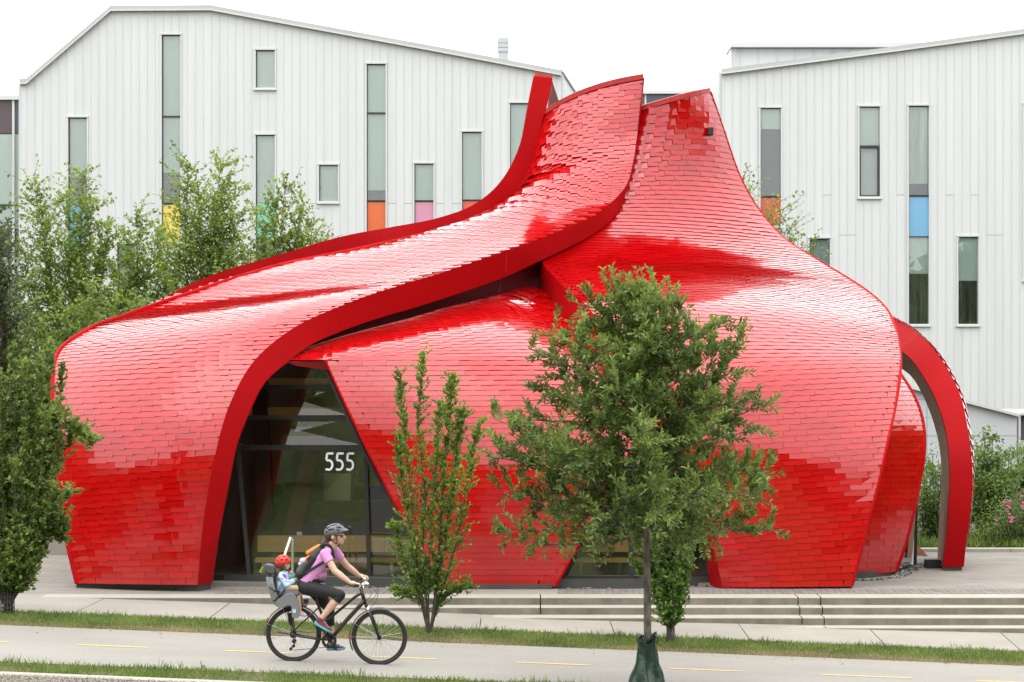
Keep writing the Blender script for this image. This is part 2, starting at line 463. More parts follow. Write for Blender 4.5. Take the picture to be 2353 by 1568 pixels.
# steps up to the plaza
st = empty('plaza_steps', (0, 0, 0), kind='structure')
ux = lambda u, Y: (u - CX) * Y / FPX
for i, (Yf, zt) in enumerate([(33.18, .25), (32.86, .135), (32.48, .02), (32.17, -.095)]):
    if i < 2: cuts = [-7.2, ux(1242, Yf), ux(1834 + 4 * i, Yf), ux(1886 + 4 * i, Yf), 14]
    else: cuts = [-7.2 if i < 2 else -1.5, ux(1835 + 4 * i, Yf), ux(1886 + 4 * i, Yf), 14]
    back = 33.66 if i == 0 else [33.18, 32.86, 32.48][i - 1] + 0.05
    for a, b in zip(cuts, cuts[1:]):
        g = 0.009; mb = MB()
        x0, x1, c = a + g, b - g, 0.014
        zt_ = zt + (0.003 if i == 0 else 0)
        prof = [(Yf, -0.9), (Yf, zt_ - c), (Yf + c * 0.5, zt_ - c * 0.25), (Yf + c, zt_), (back, zt_), (back, -0.9)]
        n = 6
        vs = [(x0, y, z) for y, z in prof] + [(x1, y, z) for y, z in prof]
        fs = [(k, n + k, n + k + 1, k + 1) for k in range(n - 1)] + [tuple(range(n)), tuple(range(2 * n - 1, n - 1, -1))]
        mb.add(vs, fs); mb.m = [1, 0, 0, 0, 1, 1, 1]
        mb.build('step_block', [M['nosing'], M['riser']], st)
# plaza with plank pavers along its front
m_pl = mat('plaza_paving', (0.265, 0.242, 0.212), rough=0.9, nscale=1.4, namp=0.16, stretch=(0.5, 1, 1))
t = m_pl.node_tree
b = t.nodes['Principled BSDF']
br = t.nodes.new('ShaderNodeTexBrick'); tc = t.nodes.new('ShaderNodeTexCoord')
br.inputs['Scale'].default_value = 2.2; br.inputs['Mortar Size'].default_value = 0.012; br.inputs['Brick Width'].default_value = 0.9; br.inputs['Row Height'].default_value = 0.26
br.inputs['Color1'].default_value = (1, 1, 1, 1); br.inputs['Color2'].default_value = (0.86, 0.85, 0.84, 1); br.inputs['Mortar'].default_value = (0.6, 0.58, 0.55, 1)
mm = t.nodes.new('ShaderNodeMix'); mm.data_type = 'RGBA'; mm.blend_type = 'MULTIPLY'; mm.inputs['Factor'].default_value = 1
src = b.inputs['Base Color'].links[0].from_socket
t.links.new(tc.outputs['Object'], br.inputs['Vector']); t.links.new(src, mm.inputs['A']); t.links.new(br.outputs['Color'], mm.inputs['B']); t.links.new(mm.outputs['Result'], b.inputs['Base Color'])
plaza = sheet('plaza', -40, 40, 33.58, 41.9, lambda x, y: ZP - 0.006, m_pl, 2, 2)
pv = MB(); pv.box((0, 0, -0.02), (0.099, 0.392, 0.05))
pv_mes = [pv.mesh('paver', M['paver']), pv.mesh('paver', M['paver2'])]
for (xa, xb) in [(-4.62, -1.2), (0.72, 8.35)]:
    n = int((xb - xa) / 0.105)
    for r in range(2):
        for i in range(n):
            o = link('paver', pv_mes[0 if random.random() < 0.62 else 1], plaza, (xa + 0.105 * (i + 0.5) + (0.03 if r else 0), 33.86 + r * 0.40, ZP + 0.001 + random.uniform(-.002, .002)))
slab = MB().box2((-1.19, 33.67, 0.2), (0.71, 34.5, ZP + 0.003)).build('paving_slab', M['concrete'], plaza)
# back edge of the plaza
bk = MB()
kb = empty('planter_kerb', (0, 41.9, ZP), kind='structure')
for i in range(-8, 8):
    MB().box2((i * 2.4 + .005, 41.9, 0.1), (i * 2.4 + 2.395, 42.25, 0.305)).build('kerb_stone', M['nosing'], kb)
sheet('planting_bed', -40, 40, 42.25, 79.0, lambda x, y: 0.27, M['soil'], 2, 2)
wl = MB().box2((-13, 41.2, 0.2), (-7.0, 41.5, 0.63)).build('low_wall', M['concrete'])
tag(wl, 'low pale concrete wall at the left behind the red pavilion', 'wall')

# ================================================================ WHITE BUILDINGS
def roof_v(line, u):
    for a, b in zip(line, line[1:]):
        if u <= b[0]: return a[1] + (b[1] - a[1]) * (u - a[0]) / (b[0] - a[0])
    return line[-1][1]
def px_box(mb, u0, u1, v0, v1, Y, d0, d1, mi=0):
    """a box that spans these pixels at depth Y, from d0 in front to d1 behind"""
    a, b = P(u0, v1, Y), P(u1, v0, Y)
    mb.box2((a.x, Y - d0, a.z), (b.x, Y + d1, b.z), mi)
    return mb
def window(root, Y, rect, secs, sill=True, left_dark=True):
    u0, u1, v0, v1 = rect
    fr = MB(); e = 3.2
    px_box(fr, u0, u1, v0, v0 + e, Y, 0.05, 0.30)
    px_box(fr, u0, u0 + 4.2, v0 + e + .1, v1 - e - .1, Y, 0.035, 0.30)
    px_box(fr, u1 - 3.4, u1, v0 + e + .1, v1 - e - .1, Y, 0.035, 0.30)
    px_box(fr, u0, u1, v1 - e, v1, Y, 0.035, 0.30)
    f = fr.build('window', M['trim'], root)
    if sill:
        px_box(MB(), u0 - 1, u1 + 1, v1 + .1, v1 + 3.2, Y, 0.09, 0.1).build('sill', M['trim'], f)
    a, b = u0 + 4.2, u1 - 3.4
    inner = MB(); px_box(inner, a, a + 1.8, v0 + e, v1 - e, Y, -0.08, 0.30)
    px_box(inner, a + 1.9, b, v0 + e, v0 + e + 1.8, Y, -0.08, 0.30)
    inner.build('reveal_shadow', M['steel_dark'], f)  # dark strips painted where the frame's shadow line falls, left and top
    for (va, vb, kind) in secs:
        if kind == 'bar':
            px_box(MB(), a, b, va, vb, Y, -0.06, 0.3).build('transom', M['steel_dark'], f); continue
        if kind in ('yellow', 'blue', 'orange', 'pink', 'redorange', 'teal'):
            px_box(MB(), a, b, va + 1, vb, Y, -0.10, 0.3).build('spandrel_panel', M[kind], f); continue
        back = dict(blind='blind', grey='room2', dark='room', curtain='curtain', curtain_dark='curtain_dark', blind2='blind2')[kind]
        nm = dict(blind='roller_blind', blind2='roller_blind', curtain='curtain', curtain_dark='curtain').get(kind, 'room_shade')  # the last one is a flat sheet coloured as an unlit room
        if 'curtain' in kind:
            mb = MB(); n = 40
            A, B_ = P(a, vb, Y), P(b, va, Y)
            vs = []
            for i in range(n + 1):
                x = A.x + (B_.x - A.x) * i / n
                yy = Y + 0.22 + 0.03 * math.sin(i * 0.9 + 1.7 * math.sin(i * .35))
                vs += [(x, yy, A.z), (x, yy, B_.z)]
            mb.add(vs, [(2 * i, 2 * i + 2, 2 * i + 3, 2 * i + 1) for i in range(n)])
            mb.build(nm, M[back], f, smooth=True)
        else:
            px_box(MB(), a, b, va, vb, Y, -0.20 if 'blind' in kind else -0.27, 0.3).build(nm, M[back], f)
        px_box(MB(), a, b, va, vb, Y, -0.13, 0.142).build('pane', M['glass_clear'], f)
    return f
def facade(name, label, line, vb, Y, wins, seam, ush, joint_vs, depth=18.0, fascia=10.0):
    root = empty(name, P(line[0][0], vb, Y), label, 'building')
    us, ue = line[0][0], line[-1][0]
    cols = [us]
    k = math.ceil((us + 6 - ush) / seam)
    while ush + k * seam < ue - 4: cols.append(ush + k * seam); k += 1
    cols.append(ue)
    rects = [wd[0] for wd in wins]
    for ci, (a, b) in enumerate(zip(cols, cols[1:])):
        ws = [(max(a, r[0]), min(b, r[1]), r[2], r[3] + 3) for r in rects if r[1] > a + .01 and r[0] < b - .01]
        br_ = sorted({-1e4, vb} | {x for q in ws for x in q[2:4]})
        jv = joint_vs[(ci * 7 + ci // 3) % len(joint_vs)]
        if jv and not any(q[2] < jv < q[3] for q in ws) and (ci * 5) % 3 != 1: br_ = sorted(set(br_) | {jv})
        else: jv = None
        pieces = []
        def flush():
            global_mb = MB()
            if not pieces: return
            for (x0, x1, va0, va1, vbm, ribl) in pieces:
                A0, A1 = P(x0, va0, Y), P(x1, va1, Y); B0, B1 = P(x0, vbm, Y), P(x1, vbm, Y)
                global_mb.add([(A0.x, Y, A0.z), (A1.x, Y, A1.z), (B1.x, Y, B1.z), (B0.x, Y, B0.z), (A0.x, Y + .06, A0.z), (A1.x, Y + .06, A1.z), (B1.x, Y + .06, B1.z), (B0.x, Y + .06, B0.z)],
                              [(0, 3, 2, 1), (0, 1, 5, 4), (3, 7, 6, 2), (0, 4, 7, 3), (1, 2, 6, 5)])
                if ribl:
                    r0 = P(x0 + .9, va0, Y)
                    global_mb.add([(A0.x, Y - .015, A0.z), (r0.x, Y - .015, r0.z), (r0.x, Y - .015, B0.z), (B0.x, Y - .015, B0.z), (A0.x, Y - .001, A0.z), (r0.x, Y - .001, r0.z), (r0.x, Y - .001, B0.z), (B0.x, Y - .001, B0.z)],
                                  [(0, 3, 2, 1), (0, 1, 5, 4), (0, 4, 7, 3), (1, 2, 6, 5)])
            global_mb.build('cladding_panel', M['clad'], root)
            pieces.clear()
        for va, vbm in zip(br_, br_[1:]):
            mid = (max(va, 0) + vbm) / 2 if va > -1e3 else None
            act = [q for q in ws if q[2] <= va + .01 and q[3] >= vbm - .01] if va > -1e3 else []
            segs = [(a + .035, b - .035)]
            for q in act:
                ns = []
                for s0, s1 in segs:
                    if q[0] > s0 + .8: ns.append((s0, min(s1, q[0] - .3)))
                    if q[1] < s1 - .8: ns.append((max(s0, q[1] + .3), s1))
                segs = ns
            if not segs: flush(); continue
            for s0, s1 in segs:
                t0 = roof_v(line, s0) + fascia * .7 if va < -1e3 else va
                t1 = roof_v(line, s1) + fascia * .7 if va < -1e3 else va
                pieces.append((s0, s1, t0, t1, vbm, s0 < a + .2))
            if jv and abs(vbm - jv) < .01:
                pieces[-1] = pieces[-1][:4] + (vbm - .8,) + pieces[-1][5:]
                flush()
        flush()
    # core, roof and coping
    pts = [P(u, v + 5, Y) for u, v in line]
    n = len(pts)
    core = MB(); vs = []
    for p in pts: vs += [(p.x, Y + .5, p.z), (p.x, Y + .5 + depth, p.z)]
    zb = P(0, vb, Y).z
    vs += [(pts[0].x, Y + .5, zb), (pts[0].x, Y + .5 + depth, zb), (pts[-1].x, Y + .5, zb), (pts[-1].x, Y + .5 + depth, zb)]
    fs = [(2 * i, 2 * i + 1, 2 * i + 3, 2 * i + 2) for i in range(n - 1)]
    fs += [(0, 2 * n, 2 * n + 1, 1), (2 * n - 2, 2 * n - 1, 2 * n + 3, 2 * n + 2), tuple([2 * i for i in range(n)] + [2 * n + 2, 2 * n]), tuple([2 * i + 1 for i in range(n - 1, -1, -1)] + [2 * n + 1, 2 * n + 3])]
    core.add(vs, fs); core.build('wall', M['core'], root)
    for (pp, sgn) in ((pts[0], -1), (pts[-1], 1)):          # side walls reach back from the facade
        MB().box2((pp.x + sgn * .004, Y + .07, zb), (pp.x + sgn * .08, Y + depth, pp.z - .05)).build('side_wall', M['clad'], root)
    for (a, b) in zip(line, line[1:]):
        if b[0] - a[0] < 2: continue
        m = max(1, int((b[0] - a[0]) / 110))
        for i in range(m):
            q0 = (a[0] + (b[0] - a[0]) * i / m, a[1] + (b[1] - a[1]) * i / m)
            q1 = (a[0] + (b[0] - a[0]) * (i + 1) / m, a[1] + (b[1] - a[1]) * (i + 1) / m)
            c = MB()
            A, B_ = P(*q0, Y), P(*q1, Y); hgt = fascia * Y / FPX
            vs = []
            for p in (A, B_):
                vs += [(p.x, Y - .16, p.z - hgt), (p.x, Y - .16, p.z), (p.x, Y + 1.2, p.z + .02), (p.x, Y + 1.2, p.z - hgt)]
            c.add(vs, [(0, 4, 5, 1), (1, 5, 6, 2), (2, 6, 7, 3), (0, 3, 7, 4), (0, 1, 2, 3), (7, 6, 5, 4)])
            c.build('roof_coping', M['coping'], root)
            e = MB(); vs = []
            for p in (A, B_):
                vs += [(p.x, Y - .185, p.z - hgt - .035), (p.x, Y - .185, p.z - hgt + .012), (p.x, Y - .01, p.z - hgt - .002), (p.x, Y - .01, p.z - hgt - .035)]
            e.add(vs, [(0, 4, 5, 1), (1, 5, 6, 2), (0, 3, 7, 4), (0, 1, 2, 3), (7, 6, 5, 4)])
            e.build('drip_edge', M['trim'], root)
    for r, secs in [(wd[0], wd[1]) for wd in wins]:
        window(root, Y, r, secs, sill=r[3] < vb - 60)
    return root
VB = 1100.0
left_wins = [
    ((152.5, 203.5, 267, 1000), [(270, 407, 'blind'), (407, 471, 'grey'), (471, 561, 'blue'), (561, 634, 'blind'), (634, 760, 'dark'), (760, 997, 'blind')]),
    ((367.5, 418, 77, 561), [(81, 266, 'blind'), (266, 269, 'bar'), (269, 396, 'blind'), (396, 466, 'grey'), (466, 469, 'bar'), (469, 558, 'yellow')]),
    ((583.5, 635, 112, 205), [(116, 202, 'blind')]),
    ((583.5, 635, 307, 640), [(311, 465, 'blind'), (465, 555, 'teal'), (555, 637, 'blind')]),
    ((729, 780, 376, 466), [(380, 463, 'blind')]),
    ((838.5, 889.5, 144, 640), [(148, 258, 'blind'), (258, 261.5, 'bar'), (261.5, 437, 'blind'), (437, 460, 'grey'), (460, 463, 'bar'), (463, 553, 'orange'), (553, 637, 'blind')]),
    ((948, 999.5, 373, 640), [(377, 460, 'blind'), (460, 463, 'bar'), (463, 552, 'pink'), (552, 637, 'dark')]),
    ((1057.5, 1110, 300, 640), [(304, 458.5, 'blind'), (458.5, 461, 'bar'), (461, 552, 'redorange'), (552, 637, 'blind')]),
    ((1167.6, 1219, 234, 640), [(238, 458.5, 'blind'), (458.5, 461, 'bar'), (461, 637, 'teal')]),
    ((265, 314, 558, 690), [(562, 687, 'blind')]),
    ((492, 541, 545, 690), [(549, 687, 'blind')]),
]
left_line = [(47, 183), (62, 182.5), (256, 15), (484, 13.5), (1000, 108), (1290, 163)]
lb = facade('clad_building', 'long white seamed metal building with a peaked roof and yellow, orange and pink window panels', left_line, VB, 80.0, left_wins, 18.45, 52.0 + 9, [None, 468, 468, None, 468])
# sloping side roof at its right end
sl = MB()
a0, a1 = P(1290, 165, 80.2), P(1309, 216, 84.0)
sl.add([(a0.x, 80.07, a0.z), (a1.x + .25, 84, a1.z), (a1.x + .25, 84, 2), (a0.x, 80.07, 2)], [(0, 1, 2, 3)])
sl.build('side_slope', M['clad'], lb)
MB().tube([(a0.x, 80.0, a0.z), (a1.x + .25, 83.9, a1.z)], 0.06, 6).build('side_trim', M['coping'], lb)
# roof vent
vr = MB(); c = P(1156, 140, 88.0)
for z0, z1, r in [(-.6, .05, .24), (.05, .32, .20), (.34, .5, .235), (.52, .68, .235), (.70, .86, .235), (.86, .92, .20)]:
    vr.tube([(c.x, 88, c.z + z0), (c.x, 88, c.z + z1)], r, 16)
vr.tube([(c.x, 88, c.z - 1.5), (c.x, 88, c.z + .9)], .19, 16)
tag(vr.build('roof_vent', mat('vent_metal', (0.42, 0.44, 0.45), rough=0.5)), 'pale round metal vent standing above the sloping roof of the long white building', 'vent')

right_wins = [
    ((1743.4, 1797.8, 245, 522), [(249, 296, 'blind'), (296, 450, 'grey'), (450, 453, 'bar'), (453, 519, 'redorange')]),
    ((1970.5, 2025, 242, 455), [(246, 334, 'blind'), (334, 337, 'bar'), (337, 452, 'blind2')]),
    ((2084, 2138, 240, 748), [(244, 422, 'curtain'), (422, 448, 'dark'), (448, 451, 'bar'), (451, 543, 'blue'), (543, 545, 'bar'), (545, 629, 'blind'), (629, 745, 'curtain_dark')]),
    ((2197.6, 2251.5, 541, 748), [(545, 645, 'blind'), (645, 745, 'curtain_dark')]),
    ((1856, 1910.6, 545, 700), [(549, 697, 'blind2')]),
    ((2349, 2402, 237, 645), [(241, 300, 'dark'), (300, 430, 'blind'), (430, 520, 'redorange'), (520, 642, 'blind')]),
]
right_line = [(1658, 160), (2050, 109), (2700, 20)]
rb = facade('clad_building', 'white seamed building whose roof rises to the right, with one blue window panel', right_line, VB, 80.0, right_wins, 18.85, 1660.0 + 4, [None, 449, 541, 541, None, 449])
# window frame that opens in the second window
ow = MB(); Y = 80.0
for (a, b, c_, d) in [(1975, 2021, 337, 340), (1975, 2021, 449, 452), (1975, 1978, 340, 449), (2018, 2021, 340, 449)]: px_box(ow, a, b, c_, d, Y, 0.03, 0.1)
ow.build('opening_sash', M['steel_dark'], rb)

# pale penthouse behind the right building
ph = empty('penthouse', P(1880, 150, 96), 'pale flat-roofed rooftop block behind the roof of the right white building', 'building')
px_box(MB(), 1680, 2105, 112, 260, 96, 0, 1.8).build('wall', M['clad'], ph)
px_box(MB(), 1678, 2112, 100, 111, 96, .35, 2.0).build('roof_edge', M['trim'], ph)
for u in range(1700, 2100, 42): px_box(MB(), u, u + 2, 112.5, 230, 96, .04, -.005).build('seam', M['trim'], ph)
px_box(MB(), 1686, 1689, 112.5, 200, 96, .12, -.05).build('downpipe', M['trim'], ph)

# glazed link between the two buildings, far behind
lk = empty('glazed_link', P(1490, 300, 100), 'low flat building with a band of dark windows between the two white buildings', 'building')
px_box(MB(), 1300, 1665, 245, 700, 100, -.2, 8).build('wall', M['core'], lk)
px_box(MB(), 1296, 1668, 209, 217, 100, .25, 8).build('roof_edge', M['trim'], lk)
us = [1300, 1394, 1481, 1569, 1657]
for a, b in zip(us, us[1:]):
    px_box(MB(), a + 4, b, 219, 330, 100, 0, .1).build('window_pane', M['slate'] if (a % 2) else M['purple'], lk)
    px_box(MB(), a, a + 4, 217.2, 330, 100, .08, .1).build('mullion', M['trim'], lk)
# curtain wall at the far left
cw = empty('curtain_wall_building', P(20, 900, 84), 'building at the left edge with tall white mullions and dark brown top panels', 'building')
px_box(MB(), -260, 62, 232, VB, 84, -.35, 10).build('wall', M['core'], cw)
px_box(MB(), -260, 64, 222, 231, 84, .25, 10).build('roof_edge', M['trim'], cw)
for (a, b) in [(-250, -142), (-138, -56), (-52, 30), (35, 60)]:
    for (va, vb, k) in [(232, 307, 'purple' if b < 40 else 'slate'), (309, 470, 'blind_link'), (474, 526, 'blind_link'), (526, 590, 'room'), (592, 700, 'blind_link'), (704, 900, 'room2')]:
        px_box(MB(), a, b, va, vb, 84, 0, .1).build('glazing_panel', M[k], cw)
    px_box(MB(), b, b + 5, 231.2, VB, 84, .16, .1).build('mullion', M['trim'], cw)
    px_box(MB(), a + .1, b - .1, 470, 474, 84, .04, .05).build('transom', M['steel_dark'], cw)

# grey lower wing at the right
gw = empty('grey_wing', P(2240, 1200, 56), 'low pale grey panelled wing with a sloping roof edge behind the red arch', 'building')
wl_ = [(1990, 858), (2082, 885), (2337, 951), (2480, 951)]
def wv(u): return roof_v(wl_, u)
usj = [1990, 2082, 2130, 2211, 2337]
for ci, (a, b) in enumerate(zip(usj, usj[1:])):
    vj = [None, 918, 960, 1002, 1044, 1086, 1128, 1170, 1210, 1262]
    lastj = None
    vs_ = [v for v in vj[1:] if v > max(wv(a), wv(b)) + 12]
    prev = None
    for v in vs_:
        mb = MB(); Y = 56.0
        t0, t1 = (wv(a) + 6, wv(b) + 6) if prev is None else (prev + .7, prev + .7)
        A0, A1, B1, B0 = P(a + .5, t0, Y), P(b - .5, t1, Y), P(b - .5, v - .3, Y), P(a + .5, v - .3, Y)
        mb.add([A0, A1, B1, B0] + [q + Vector((0, .08, 0)) for q in (A0, A1, B1, B0)], [(0, 3, 2, 1), (0, 1, 5, 4), (3, 7, 6, 2), (0, 4, 7, 3), (1, 2, 6, 5)])
        mb.build('wall_panel', M['clad2'], gw); prev = v
core = MB()
vs = []
for u, v in [(1990, 858), (2082, 885), (2337, 951), (2345, 951), (2345, 1275), (1990, 1275)]:
    p = P(u, v + 3, 56.0); vs += [(p.x, 56.1, p.z), (p.x, 64, p.z)]
n = 6
core.add(vs, [(2 * i, 2 * i + 1, (2 * i + 3) % (2 * n), (2 * i + 2) % (2 * n)) for i in range(n)] + [tuple(2 * i for i in range(n)), tuple(2 * i + 1 for i in range(n - 1, -1, -1))])
core.build('wall', M['clad2'], gw)
for a, b in zip(wl_, wl_[1:3]):
    A, B_ = P(a[0], a[1], 56), P(b[0], b[1], 56); c = MB(); vs = []
    for p in (A, B_): vs += [(p.x, 55.85, p.z - .07), (p.x, 55.85, p.z), (p.x, 57.5, p.z + .02), (p.x, 57.5, p.z - .07)]
    c.add(vs, [(0, 4, 5, 1), (1, 5, 6, 2), (2, 6, 7, 3), (0, 3, 7, 4), (0, 1, 2, 3), (7, 6, 5, 4)]); c.build('roof_coping', M['trim'], gw)
px_box(MB(), 2345, 2480, 955, 1012, 56, -.1, .3).build('window', M['room'], gw)
px_box(MB(), 2340, 2345, 951, 1275, 56, .03, .3).build('corner_trim', M['trim'], gw)
px_box(MB(), 2345, 2480, 1013, 1275, 56, -.05, .3).build('wall_panel', M['clad2'], gw)
px_box(MB(), 2345, 2480, 948, 954, 56, .1, 6).build('roof_coping', M['trim'], gw)
px_box(MB(), 2098, 2121, 1026, 1100, 56, .03, .07).build('window', M['room2'], gw)
# ================================================================ RED PETAL PAVILION
def cubic(xk, Pk, x):
    """smooth curve through points Pk (k, ..., 3) at parameters xk, evaluated at x"""
    xk = np.asarray(xk, float); Pk = np.asarray(Pk, float); x = np.asarray(x, float)
    n = len(xk)
    h = np.diff(xk); sh = (n - 1,) + (1,) * (Pk.ndim - 1)
    d = np.diff(Pk, axis=0) / h.reshape(sh)
    m = np.empty_like(Pk)
    m[0], m[-1] = d[0], d[-1]
    if n > 2:
        w0, w1 = h[1:].reshape((-1,) + (1,) * (Pk.ndim - 1)), h[:-1].reshape((-1,) + (1,) * (Pk.ndim - 1))
        m[1:-1] = (d[:-1] * w0 + d[1:] * w1) / (w0 + w1)
    i = np.clip(np.searchsorted(xk, x, side='right') - 1, 0, n - 2)
    e = (1,) * (Pk.ndim - 1)
    t = ((x - xk[i]) / h[i]).reshape((-1,) + e); hh = h[i].reshape((-1,) + e)
    return (2*t**3-3*t**2+1)*Pk[i] + (t**3-2*t**2+t)*hh*m[i] + (-2*t**3+3*t**2)*Pk[i+1] + (t**3-t**2)*hh*m[i+1]
def curve(pix, n):
    pts = np.array([tuple(P(*p)) for p in pix])
    k = np.concatenate([[0], np.cumsum(np.linalg.norm(np.diff(pts, axis=0), axis=1))])
    out = cubic(k, pts, np.linspace(0, k[-1], n * 4))
    k2 = np.concatenate([[0], np.cumsum(np.linalg.norm(np.diff(out, axis=0), axis=1))])
    return np.stack([np.interp(np.linspace(0, k2[-1], n), k2, out[:, c]) for c in range(3)], 1)
def lean(pix):
    """the lower walls lean out a little towards the street"""
    return [(p[0], p[1], p[2] - .036 * min(2.2, max(0, (1345 - p[1]) * 34.4 / FPX))) for p in pix]
def lean_rows(rows):
    return [tuple(lean(r[:2])) + tuple(r[2:]) for r in rows]
class Surf:
    NS, NT = 81, 401
    def __init__(s, rows, m=7):
        R = []
        for (L, Rr, dv, dY, *rest) in rows:
            sk = rest[0] if rest else 0.0
            row = []
            for i in range(m):
                q = i / (m - 1); bmp = 4 * q * (1 - q) * (1 + sk * (1 - 2 * q))
                row.append(tuple(P(L[0] + (Rr[0] - L[0]) * q, L[1] + (Rr[1] - L[1]) * q + bmp * dv, L[2] + (Rr[2] - L[2]) * q + bmp * dY)))
            R.append(row)
        R = np.array(R)
        k = np.concatenate([[0], np.cumsum(np.linalg.norm(np.diff(R, axis=0), axis=2).mean(1))])
        s.len = k[-1]
        g = cubic(k / k[-1], R, np.linspace(0, 1, s.NT))                       # NT, m, 3
        g = np.swapaxes(cubic(np.linspace(0, 1, m), np.swapaxes(g, 0, 1), np.linspace(0, 1, s.NS)), 0, 1)   # NT, NS, 3
        for _ in range(2):                                                     # ease out kinks along t
            g[2:-2] = 0.25 * g[1:-3] + 0.5 * g[2:-2] + 0.25 * g[3:-1]
        s.g = g
    def at(s, q, t):
        x, y = min(max(q, 0), 1) * (s.NS - 1), min(max(t, 0), 1) * (s.NT - 1)
        i, j = min(int(x), s.NS - 2), min(int(y), s.NT - 2); fx, fy = x - i, y - j
        g = s.g
        return (g[j, i] * (1-fx) + g[j, i+1] * fx) * (1-fy) + (g[j+1, i] * (1-fx) + g[j+1, i+1] * fx) * fy
    def frame(s, q, t):
        e = 0.008
        du = s.at(q + e, t) - s.at(q - e, t); dv = s.at(q, t + e * .5) - s.at(q, t - e * .5)
        du /= np.linalg.norm(du) + 1e-9
        n = np.cross(du, dv); n /= np.linalg.norm(n) + 1e-9
        c = s.at(q, t) - np.array([0, 0, CH])
        if np.dot(n, c) > 0: n = -n
        return du, np.cross(n, du) * (1 if np.dot(np.cross(n, du), dv) > 0 else -1), n
    def shell(s, name, parent, thick=0.26, mats=None, lift=-0.012, left=.14):
        """outer skin and lining as one closed plate"""
        st_, ss = 5, 4
        g = s.g[::st_, ::ss]; nt_, ns = g.shape[:2]
        n = np.cross(np.gradient(g, axis=1), np.gradient(g, axis=0)); n /= np.linalg.norm(n, axis=2, keepdims=True) + 1e-9
        c = g - np.array([0, 0, CH]); sg = np.where((n * c).sum(2, keepdims=True) > 0, -1, 1); n = n * sg
        q_ = np.linspace(0, 1, ns); tk = np.clip(np.minimum(q_ / left, (1 - q_) / .14), 0.04, 1)[None, :, None]
        A = g + n * lift; B_ = g - n * thick * tk + n * lift * 1.2
        mb = MB(); mb.v = [tuple(x) for x in A.reshape(-1, 3)] + [tuple(x) for x in B_.reshape(-1, 3)]
        N = nt_ * ns
        for j in range(nt_ - 1):
            for i in range(ns - 1):
                a = j * ns + i
                mb.f.append((a, a + 1, a + ns + 1, a + ns)); mb.m.append(0)
                mb.f.append((N + a, N + a + ns, N + a + ns + 1, N + a + 1)); mb.m.append(1)
        edge = [i for i in range(ns)] + [j * ns + ns - 1 for j in range(1, nt_)] + [(nt_ - 1) * ns + i for i in range(ns - 2, -1, -1)] + [j * ns for j in range(nt_ - 2, 0, -1)]
        for a, b in zip(edge, edge[1:] + edge[:1]): mb.f.append((a, b, N + b, N + a)); mb.m.append(0)
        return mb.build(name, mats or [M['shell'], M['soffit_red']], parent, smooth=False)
pav = empty('petal_pavilion', (0.6, 40.5, ZP), 'red shingled pavilion of overlapping petals rising to a twisted peak, numbered on its glass', 'pavilion')
tiles = []            # (screen area, petal, matrix)
edge_tiles = []
